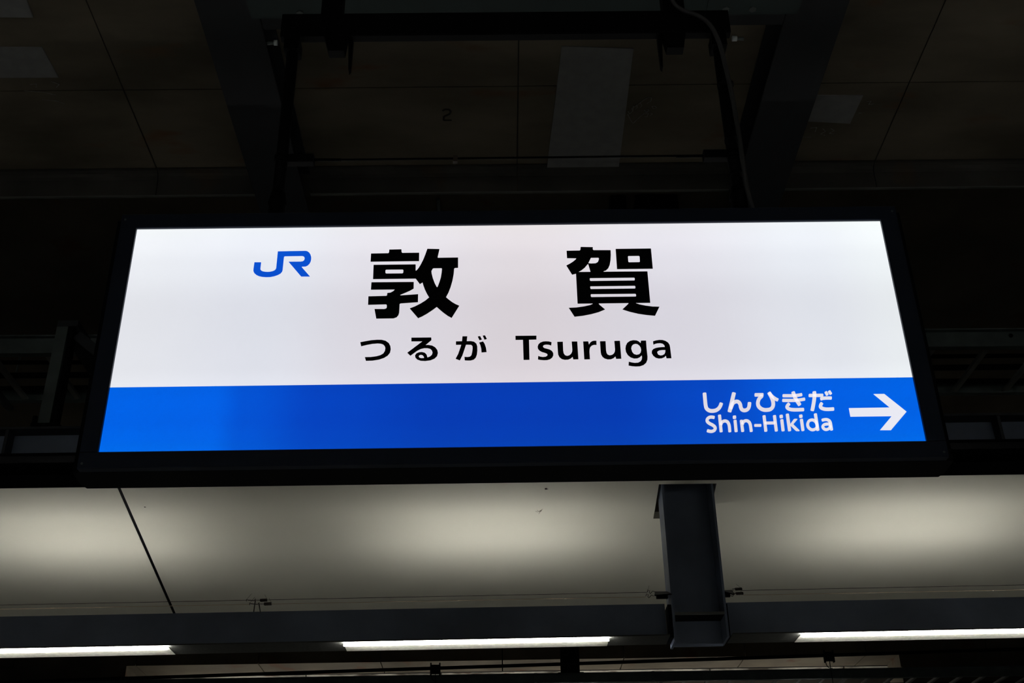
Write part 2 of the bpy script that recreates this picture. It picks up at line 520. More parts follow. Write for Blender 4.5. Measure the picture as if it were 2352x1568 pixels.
# ---------------------------------------------------------------- girder over the canopy edge
t = thing('girder', (0, 4.95, 2.15), 'long steel girder above the near edge of the cream canopy', 'girder', rot=(0, -0.0012, 0))
MB().box(-9, 9, 4.80, 5.16, 2.150, 2.165).build('bottom_flange', m_black, t)
MB().box(-9, 9, 4.970, 4.982, 2.165, 2.330).build('web', m_steel, t)
MB().box(-9, 9, 4.895, 5.06, 2.330, 2.342).build('top_flange', m_rafter, t)
for x in (-6.9, -4.58, -2.27, 0.05, 2.325, 4.6, 6.9):
    MB().box(x - 0.007, x + 0.007, 4.90, 4.970, 2.165, 2.330).build('stiffener', m_rafter, t)
for k, x in enumerate((-2.62, 2.62, 3.05, -3.05)):
    MB().bar((x, 4.84, 2.135), (x * 0.93, 5.12, 2.135), 0.04, 0.02).build('brace', m_rafter, t)

# strut rising from the girder at the left
t = thing('strut', (-2.12, 4.95, 2.345), 'steel strut standing on the girder left of the sign', 'strut')
MB().box(-2.150, -2.095, 4.925, 4.975, 2.36, 2.89).build('angle', m_galv, t)
MB().box(-2.085, -2.070, 4.93, 4.99, 2.36, 2.89).build('rear_flange', m_black, t)
MB().box(-2.17, -2.04, 4.90, 5.0, 2.346, 2.36).build('foot_plate', m_black, t)
MB().tube([(-2.16, 4.915, 2.36), (-2.16, 4.915, 2.40)], 0.012, 6).build('bolt', m_black, t)
MB().bar((-2.06, 4.96, 2.86), (-1.62, 4.96, 2.50), 0.012, 0.05).build('gusset', m_rafter, t)
MB().box(-2.15, -2.05, 4.925, 5.60, 2.892, 2.925).build('tie_arm', m_rafter, t)


def cable_rack(label, x0, x1, y0, y1, z, rail, rung_x, rot, rung_w=0.028, cat='cable rack'):
    t = thing('cable_rack', ((x0 + x1) / 2, y0, z), label, cat, rot=rot)
    MB().box(x0, x1, y0, y0 + 0.012, z, z + rail).build('side_rail', m_galv, t)
    MB().box(x0, x1, y0 - 0.028, y0, z + rail - 0.008, z + rail).build('rail_lip', m_galv, t)
    MB().box(x0, x1, y0 + 0.012, y0 + 0.04, z, z + 0.006).build('rail_lip', m_galv, t)
    MB().box(x0, x1, y1 - 0.012, y1, z, z + rail).build('side_rail', m_galv, t)
    MB().box(x0, x1, y1 - 0.04, y1 - 0.012, z, z + 0.006).build('rail_lip', m_galv, t)
    first = None
    for x in rung_x:
        if first is None:
            first = MB().box(x - rung_w / 2, x + rung_w / 2, y0 + 0.012, y1 - 0.012, z + 0.008, z + 0.03).build('rung', m_rung, t)
            fx = x
        else:
            c = first.copy()
            COL.objects.link(c)
            c.parent = t
            c.location.x += x - fx
    # the cables lying on the rungs
    for k in range(3):
        yy = y0 + 0.20 + k * (y1 - y0 - 0.30) / 2
        MB().tube([(x0 + (x1 - x0) * i / 12, yy + 0.008 * math.sin(i * 1.7 + k * 2), z + 0.050 + (0.004 if k % 2 else 0)) for i in range(13)], 0.018 if k % 2 else 0.013, 8).build('cable', m_black, t)
    return t


rk = cable_rack('wide cable rack behind the sign above the girder', -6.2, 6.2, 5.62, 6.23, 3.115, 0.10, [-2.79 + 0.307 * k for k in range(-10, 30)], (0, 0, math.radians(0.6)))
for k in range(4):
    MB().tube([(2.86 + k * 0.105, 5.618, 3.180), (2.86 + k * 0.105, 5.612, 3.180)], 0.012, 8).build('bolt', m_black, rk)
for x in (-2.35, -4.6, 0.4, 4.7):
    MB().box(x, x + 0.02, 5.595, 5.62, 3.115, 3.215).build('splice', m_galv, rk)
for x in (-5.2, -2.9, -0.1, 3.4, 5.6):
    MB().tube([(x, 5.60, 3.116), (x, 5.60, SLAB)], 0.006, 6).build('hanger_rod', m_galv, rk)
    MB().tube([(x, 6.26, 3.116), (x, 6.26, SLAB)], 0.006, 6).build('hanger_rod', m_galv, rk)
    MB().box(x - 0.02, x + 0.02, 5.58, 6.28, 3.093, 3.115).build('bearer', m_galv, rk)

# ---------------------------------------------------------------- cream canopy, sloping down away from the eye
CA, CSL = 3.119, 0.2156


def can_z(y):
    return CA - CSL * y


def canopy_sheet(x0, x1, y0, y1, hole, label):
    t = thing('canopy_panel', ((x0 + x1) / 2, y0, can_z(y1)), label, 'canopy panel')
    th = 0.035
    xs = [x0, x1] if not hole else [x0, hole[0], hole[1], x1]
    ys = [y0, y1] if not hole else [y0, hole[2], hole[3], y1]
    m = MB()
    vid = {}
    for k, dz in enumerate((0, th)):
        for i, x in enumerate(xs):
            for j, y in enumerate(ys):
                vid[i, j, k] = len(m.v)
                m.v.append((x, y, can_z(y) + dz))
    nx, ny = len(xs) - 1, len(ys) - 1
    solid = lambda i, j: 0 <= i < nx and 0 <= j < ny and not (hole and i == 1 and j == 1)
    for i in range(nx):
        for j in range(ny):
            if not solid(i, j):
                continue
            for k in (0, 1):
                m.f.append((vid[i, j, k], vid[i + 1, j, k], vid[i + 1, j + 1, k], vid[i, j + 1, k]))
            for di, dj, a, b in ((-1, 0, (i, j), (i, j + 1)), (1, 0, (i + 1, j), (i + 1, j + 1)), (0, -1, (i, j), (i + 1, j)), (0, 1, (i, j + 1), (i + 1, j + 1))):
                if not solid(i + di, j + dj):
                    m.f.append((vid[a[0], a[1], 0], vid[b[0], b[1], 0], vid[b[0], b[1], 1], vid[a[0], a[1], 1]))
    m.build('soffit_sheet', m_cream, t)
    # folded near edge and far gutter lip
    MB().box(x0, x1, y0 - 0.006, y0 - 0.001, can_z(y0) - 0.002, can_z(y0) + 0.06).build('edge_trim', m_black, t)
    MB().box(x0, x1, y1 + 0.001, y1 + 0.05, can_z(y1) + 0.004, can_z(y1) + 0.08).build('gutter', m_black, t)
    return t


canopy_sheet(-8.0, -1.7395, 4.94, 6.30, None, 'cream canopy panel left of the black joint')
ct = canopy_sheet(-1.7245, 8.0, 4.94, 6.30, (0.728, 0.993, 4.98, 5.26), 'wide cream canopy panel right of the black joint')
tag(MB().prism_x([(4.95, can_z(4.95) + 0.045), (6.28, can_z(6.28) + 0.045), (6.28, can_z(6.28) + 0.055), (4.95, can_z(4.95) + 0.055)], -1.79, -1.67).build('joint_backing', m_black),
    'black backing strip behind the canopy joint', 'joint strip')

tag(MB().prism_x([(4.95, can_z(4.95) + 0.0015), (6.29, can_z(6.29) + 0.0015), (6.29, can_z(6.29) + 0.03), (4.95, can_z(4.95) + 0.03)], -1.7394, -1.7246).build('joint_gasket', m_letterblack), 'black gasket in the slanting joint of the cream canopy', 'joint strip')

# insects resting on the canopy
t = thing('spider', (0.187, 5.178, can_z(5.178) - 0.004), 'small pale long-legged insect on the cream canopy', 'insect')
c = Vector((0.187, 5.178, can_z(5.178) - 0.003))
MB().tube([c + Vector((-0.003, 0.004, 0)), c, c + Vector((0.004, -0.006, 0))], [0.0012, 0.0025, 0.0012], 8).build('body', m_bug2, t)
for dx, dy in ((-0.022, 0.006), (-0.014, -0.004), (-0.006, 0.026), (-0.003, 0.020), (0.010, -0.014), (0.005, -0.010)):
    MB().tube([c, c + Vector((dx * 0.5, dy * 0.5, -0.003)), Vector((c.x + dx, c.y + dy, can_z(c.y + dy) - 0.0008))], 0.0006, 5).build('leg', m_bug2, t)
for x, y, lab, s in ((0.210, 4.999, 'dark beetle-like speck on the canopy just under the sign', 1.0), (-1.65, 5.10, 'tiny dark speck on the canopy beside the black joint', 0.55)):
    t = thing('beetle', (x, y, can_z(y) - 0.004), lab, 'insect')
    z = can_z(y) - 0.003
    MB().tube([(x - 0.006 * s, y, z), (x - 0.003 * s, y, z), (x + 0.003 * s, y, z), (x + 0.005 * s, y, z)], [0.001 * s, 0.0035 * s, 0.0035 * s, 0.001 * s], 8).build('body', m_bug, t)
    MB().box(x + 0.004 * s, x + 0.010 * s, y - 0.002 * s, y + 0.002 * s, z - 0.001, z).build('wing', m_bug2, t)

# ---------------------------------------------------------------- hanging post through the canopy
t = thing('hanging_post', (0.868, 5.06, 1.30), 'blue-grey steel post hanging through the cream canopy', 'post')
PX0, PX1 = 0.742, 0.980
MB().box(PX0 + 0.010, PX1 - 0.010, 5.112, 5.122, 1.335, 2.149).build('web', m_steel, t)
MB().box(PX0, PX0 + 0.010, 5.00, 5.145, 1.332, 2.149).build('flange', m_steel, t)
MB().box(PX1 - 0.010, PX1, 5.00, 5.145, 1.345, 2.149).build('flange', m_steel, t)
MB().box(PX0 + 0.010, PX1 - 0.010, 5.010, 5.112, 1.446, 1.456).build('stiffener', m_black, t)  # black here: shade under the plate put into its colour
MB().box(PX0 + 0.010, PX1 - 0.010, 5.004, 5.010, 1.445, 1.457).build('stiffener_lit_edge', m_drip, t)  # paler strip added: the lit front edge put into the colour
for x in (PX0 + 0.035, PX1 - 0.035):
    MB().tube([(x, 5.04, 1.456), (x, 5.04, 1.466)], 0.008, 6).build('bolt', m_black, t)
# end plates that take the lamp beams
MB().box(PX0 - 0.016, PX0 - 0.001, 5.015, 5.13, 1.35, 1.495).build('end_plate', m_black, t)
MB().box(PX1 + 0.001, PX1 + 0.008, 5.015, 5.13, 1.35, 1.495).build('end_plate', m_black, t)

# ---------------------------------------------------------------- lamp beams on both sides of the post
SL = 0.0045


def lamp_beam(x0, x1, label):
    zl = lambda x: SL * (x)
    t = thing('lamp_beam', ((x0 + x1) / 2, 5.08, 1.346), label, 'beam')
    m = MB()
    for name, y0, y1, z0, z1 in (('bottom_flange', 4.982, 5.128, 1.346, 1.352), ('web', 5.080, 5.088, 1.352, 1.508), ('top_flange', 5.080, 5.128, 1.508, 1.514)):
        m = MB()
        m.v = [(x, y, z + zl(x)) for z in (z0, z1) for x, y in ((x0, y0), (x1, y0), (x1, y1), (x0, y1))]
        m.f = [(3, 2, 1, 0), (4, 5, 6, 7), (0, 1, 5, 4), (1, 2, 6, 5), (2, 3, 7, 6), (3, 0, 4, 7)]
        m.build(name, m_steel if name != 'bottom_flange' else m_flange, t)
    return t


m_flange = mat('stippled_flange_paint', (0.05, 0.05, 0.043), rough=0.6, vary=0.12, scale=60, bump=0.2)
lamp_beam(-8.0, 0.722, 'blue-grey lamp beam left of the hanging post')
lamp_beam(0.992, 8.0, 'blue-grey lamp beam right of the hanging post')


# slim lamps under the front edge of the beam
def slim_lamp(xa, xb, label):
    xc = (xa + xb) / 2
    t = thing('slim_lamp', (xc, 4.985, 1.325 + SL * xc), label, 'lamp', 'slim lamps under the lamp beam', rot=(0, -SL, 0))
    o = (xc, 4.985, 1.325)
    m = MB()
    prof = [(4.989, 1.3455), (4.989, 1.338), (4.991, 1.334), (4.994, 1.332), (4.999, 1.332), (5.002, 1.334), (5.004, 1.338), (5.004, 1.3455)]
    m.prism_x(prof, xa + 0.006, xb - 0.006).build('diffuser', m_tube, t, origin=o)
    MB().box(xa - 0.002, xb + 0.002, 5.0045, 5.1275, 1.3442, 1.3456).build('lit_flange_plate', m_plate, t, origin=o)  # added plate: lamplight on the flange put into its pale colour
    for a, b in ((xa, xa + 0.006), (xb - 0.006, xb)):
        MB().prism_x([(y, z) for y, z in prof], a, b).build('end_cap', m_tube, t, origin=o)
    return t


slim_lamp(-2.575, -1.433, 'bright slim lamp at the left end of the beam')
slim_lamp(-0.679, 0.459, 'bright slim lamp under the middle of the beam')
slim_lamp(1.291, 2.433, 'bright slim lamp right of the hanging post')


# uplighters standing behind the beam: they light the cream canopy in soft pools
def uplighter(xc, label):
    t = thing('uplighter', (xc, 5.28, 1.44), label, 'uplighter', 'up and down lights behind the lamp beam')
    MB().box(xc - 0.45, xc + 0.45, 5.250, 5.310, 1.462, 1.472).build('housing', m_galv, t)
    MB().box(xc - 0.45, xc + 0.45, 5.244, 5.247, 1.462, 1.538).build('baffle', m_black, t)  # unseen shields added to cut the spill of the uplight
    MB().box(xc - 0.45, xc + 0.45, 5.316, 5.319, 1.462, 1.506).build('baffle', m_black, t)
    MB().box(xc - 0.44, xc + 0.44, 5.256, 5.304, 1.472, 1.477).build('diffuser', m_up, t)
    MB().box(xc - 0.44, xc + 0.44, 5.266, 5.294, 1.456, 1.4615).build('added_lower_diffuser', m_down, t)  # unseen downlight added so the floor throws light up at the deck
    for x in (xc - 0.35, xc + 0.35):
        MB().box(x - 0.015, x + 0.015, 5.129, 5.244, 1.463, 1.471).build('bracket', m_galv, t)


uplighter(-4.00, 'uplighter hidden behind the beam, outside the picture at the left')
uplighter(-2.02, 'uplighter hidden behind the left end of the beam')
uplighter(-0.05, 'uplighter hidden behind the middle of the beam')
uplighter(1.98, 'uplighter hidden behind the beam right of the post')
uplighter(4.00, 'uplighter hidden behind the beam, outside the picture at the right')

# ---------------------------------------------------------------- bird wires above the beam
WY = {'upper': 5.112, 'lower': 5.096}
for key, y, za, zb, lab in (('upper', 5.112, 1.566, 1.589, 'thin upper bird wire above the lamp beam'), ('lower', 4.840, 1.4647, 1.4837, 'thin lower bird wire above the lamp beam')):
    zz = lambda x: za + (zb - za) * (x + 2.22) / 4.56
    t = thing('bird_wire', (0, y, zz(0)), lab, 'wire')
    for a, b in (((-6.0, -1.14), (-1.048, 0.650), (1.076, 6.0)) if key == 'upper' else ((-6.0, -1.064), (-0.973, 0.610), (1.025, 6.0))):
        MB().tube([(a, y, zz(a)), (b, y, zz(b))], 0.0011, 6).build('wire', m_wire if key == 'lower' else m_spring, t)


def spring(pa, pb, r):
    m = MB()
    n = 60
    a, b = Vector(pa), Vector(pb)
    m.tube([a.lerp(b, i / n) + Vector((0, math.cos(i * 1.35) * r, math.sin(i * 1.35) * r)) for i in range(n + 1)], r * 0.38, 5)
    m.tube([a, b], r * 0.75, 8)
    return m


t = thing('wire_stand', (-1.09, 5.10, 1.508), 'pair of bird wire stakes with springs on the lamp beam at left', 'wire stand')
for x, y, z in ((-1.100, 5.112, 1.571), (-1.0247, 4.840, 1.4714)):
    MB().tube([(x, 5.10, 1.510) if y > 5 else (x - 0.045, 5.10, 1.510), (x, y, z)], 0.0024, 8).build('stake', m_spring, t)
    MB().tube([(x - 0.0035, y, z), (x, y, z + 0.006), (x + 0.0035, y, z), (x, y, z - 0.005), (x - 0.0035, y, z)], 0.0018, 6).build('eyelet', m_spring, t)
    spring((x + 0.022, y, z - 0.001), (x + 0.052, y, z), 0.0055).build('spring', m_spring, t)
    MB().tube([(x + 0.004, y, z), (x + 0.022, y, z - 0.001)], 0.0012, 6).build('hook', m_spring, t)
    MB().tube([(x - 0.004, y, z - 0.002), (x - 0.034, y, z + 0.001), (x - 0.040, y, z + 0.004), (x - 0.039, y, z - 0.004)], 0.0018, 6).build('hook', m_spring, t)
    MB().tube([(x - 0.039, y, z + 0.004), (x - 0.020, y, z + 0.030)], 0.0007, 5).build('whisker', m_spring, t)
    MB().tube([(x + 0.052, y, z + 0.004), (x + 0.040, y, z + 0.024)], 0.0007, 5).build('whisker', m_spring, t)

t = thing('wire_bracket', (0.700, 5.02, 1.522), 'small bracket with bird wire hooks on the left of the post', 'bracket')
m = MB()
m.v = [(0.650, 4.85, 1.483), (0.724, 4.85, 1.487), (0.7405, 5.09, 1.572), (0.686, 5.09, 1.572), (0.650, 4.85, 1.488), (0.724, 4.85, 1.492), (0.741, 5.09, 1.577), (0.686, 5.09, 1.577)]
m.f = [(0, 1, 2, 3), (7, 6, 5, 4), (0, 4, 5, 1), (1, 5, 6, 2), (2, 6, 7, 3), (3, 7, 4, 0)]
m.build('plate', m_black, t)
MB().box(0.690, 0.741, 5.085, 5.10, 1.545, 1.572).build('clip', m_black, t)
for y, z, dx in ((5.09, 1.579, 0), (4.84, 1.484, -0.040)):
    MB().tube([(dx + 0.686, y, z - 0.004), (dx + 0.676, y, z), (dx + 0.668, y, z - 0.008), (dx + 0.664, y, z - 0.012), (dx + 0.660, y, z - 0.006), (dx + 0.662, y, z + 0.003), (dx + 0.655, y, z + 0.004), (dx + 0.652, y, z - 0.004)], 0.0014, 6).build('hook', m_spring, t)
    MB().tube([(dx + 0.654, y, z + 0.003), (dx + 0.662, y, z + 0.026)], 0.0006, 5).build('whisker', m_spring, t)
t = thing('wire_bracket', (1.01, 5.02, 1.522), 'small bracket with bird wire springs on the right of the post', 'bracket')
m = MB()
m.v = [(0.982, 4.85, 1.483), (0.992, 4.85, 1.483), (1.030, 5.09, 1.574), (0.983, 5.09, 1.574), (0.982, 4.85, 1.488), (0.992, 4.85, 1.488), (1.030, 5.09, 1.579), (0.983, 5.09, 1.579)]
m.f = [(0, 1, 2, 3), (7, 6, 5, 4), (0, 4, 5, 1), (1, 5, 6, 2), (2, 6, 7, 3), (3, 7, 4, 0)]
m.build('plate', m_black, t)
MB().box(0.983, 1.020, 5.085, 5.10, 1.548, 1.575).build('clip', m_black, t)
for y, z, dx in ((5.09, 1.582, 0), (4.84, 1.485, -0.050)):
    MB().tube([(dx + 1.022, y, z - 0.008), (dx + 1.030, y, z - 0.012), (dx + 1.036, y, z - 0.004), (dx + 1.034, y, z + 0.002), (dx + 1.045, y, z + 0.002)], 0.0014, 6).build('hook', m_spring, t)
    spring((dx + 1.046, y, z), (dx + 1.076, y, z + 0.001), 0.0052).build('spring', m_spring, t)
    MB().tube([(dx + 1.074, y, z + 0.004), (dx + 1.052, y, z + 0.024)], 0.0006, 5).build('whisker', m_spring, t)

# ---------------------------------------------------------------- THE SIGN
SX, SY, SZ = 0.0336, 2.5056, 1.1266
sign = thing('station_sign', (SX, SY, SZ), 'large backlit station name board with white face and blue lower band', 'station sign')
so = ORG[sign.name]


def sbox(name, x0, x1, y0, y1, z0, z1, material, bev=0.0):
    return MB().box(SX + x0, SX + x1, SY + y0, SY + y1, SZ + z0, SZ + z1, bev).build(name, material, sign)


FX0, FX1 = -0.970, 0.970
sbox('white_face', FX0, FX1, 0.0, 0.003, 0.172, 0.6333, m_white)
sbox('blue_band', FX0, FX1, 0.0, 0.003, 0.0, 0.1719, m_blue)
m = MB()
m.prism_z([(SX - 1.030, SY + 0.016), (SX + 1.032, SY + 0.016), (SX + 1.035, SY + 0.092), (SX + 1.028, SY + 0.114), (SX - 1.026, SY + 0.114), (SX - 1.034, SY + 0.092)], SZ - 0.0416, SZ + 0.672)
m.build('housing', m_black, sign)
OX0, OX1, OZ0, OZ1 = -1.012, 1.014, -0.0418, 0.677
sbox('frame_top', OX0, OX1, -0.008, 0.0158, 0.6333, OZ1, m_frame, 0.002)
sbox('frame_bottom', OX0, OX1, -0.008, 0.0158, OZ0, 0.0, m_frame, 0.002)
sbox('frame_side', OX0, FX0, -0.0078, 0.0158, 0.0002, 0.6331, m_frame)
sbox('frame_side', FX1, OX1, -0.0078, 0.0158, 0.0002, 0.6331, m_frame)
for x in (OX0 + 0.006, OX1 - 0.014):
    for z in (OZ0 + 0.012, OZ1 - 0.018):
        m = MB()
        m.tube([(SX + x + 0.004, SY - 0.0095, SZ + z), (SX + x + 0.004, SY - 0.0075, SZ + z)], 0.003, 8)
        m.build('screw', m_galv, sign)


def glyph(name, label, material, polys):
    m = MB()
    for loops in polys:
        if isinstance(loops, dict):                 # a brush strip between two rails
            L, R = loops['strip']
            n, k = len(m.v), len(L)
            for y in (SY - 0.0016, SY - 0.0001):
                for rail in (L, R):
                    m.v += [(SX + x / 1000, y, SZ + z / 1000) for x, z in rail]
            for i in range(k if loops.get('ring') else k - 1):
                j = (i + 1) % k
                m.f += [(n + i, n + j, n + k + j, n + k + i), (n + 2 * k + i, n + 2 * k + j, n + 3 * k + j, n + 3 * k + i),
                        (n + i, n + j, n + 2 * k + j, n + 2 * k + i), (n + k + i, n + k + j, n + 3 * k + j, n + 3 * k + i)]
            continue
        vl = [[Vector((x / 1000, z / 1000, 0)) for x, z in lp] for lp in loops]
        flat = [p for lp in vl for p in lp]
        tris = tessellate_polygon(vl)
        n = len(m.v)
        k = len(flat)
        m.v += [(SX + p.x, SY - 0.0016, SZ + p.y) for p in flat] + [(SX + p.x, SY - 0.0001, SZ + p.y) for p in flat]
        for a, b, c in tris:
            m.f.append((n + a, n + b, n + c))
            m.f.append((n + k + c, n + k + b, n + k + a))
        s = 0
        for lp in vl:
            for i in range(len(lp)):
                a, b = s + i, s + (i + 1) % len(lp)
                m.f.append((n + a, n + b, n + k + b, n + k + a))
            s += len(lp)
    face = bpy.data.objects['blue_band' if material is m_letterwhite else 'white_face']
    o = m.build(name, material, face)
    if label:
        o['label'] = label


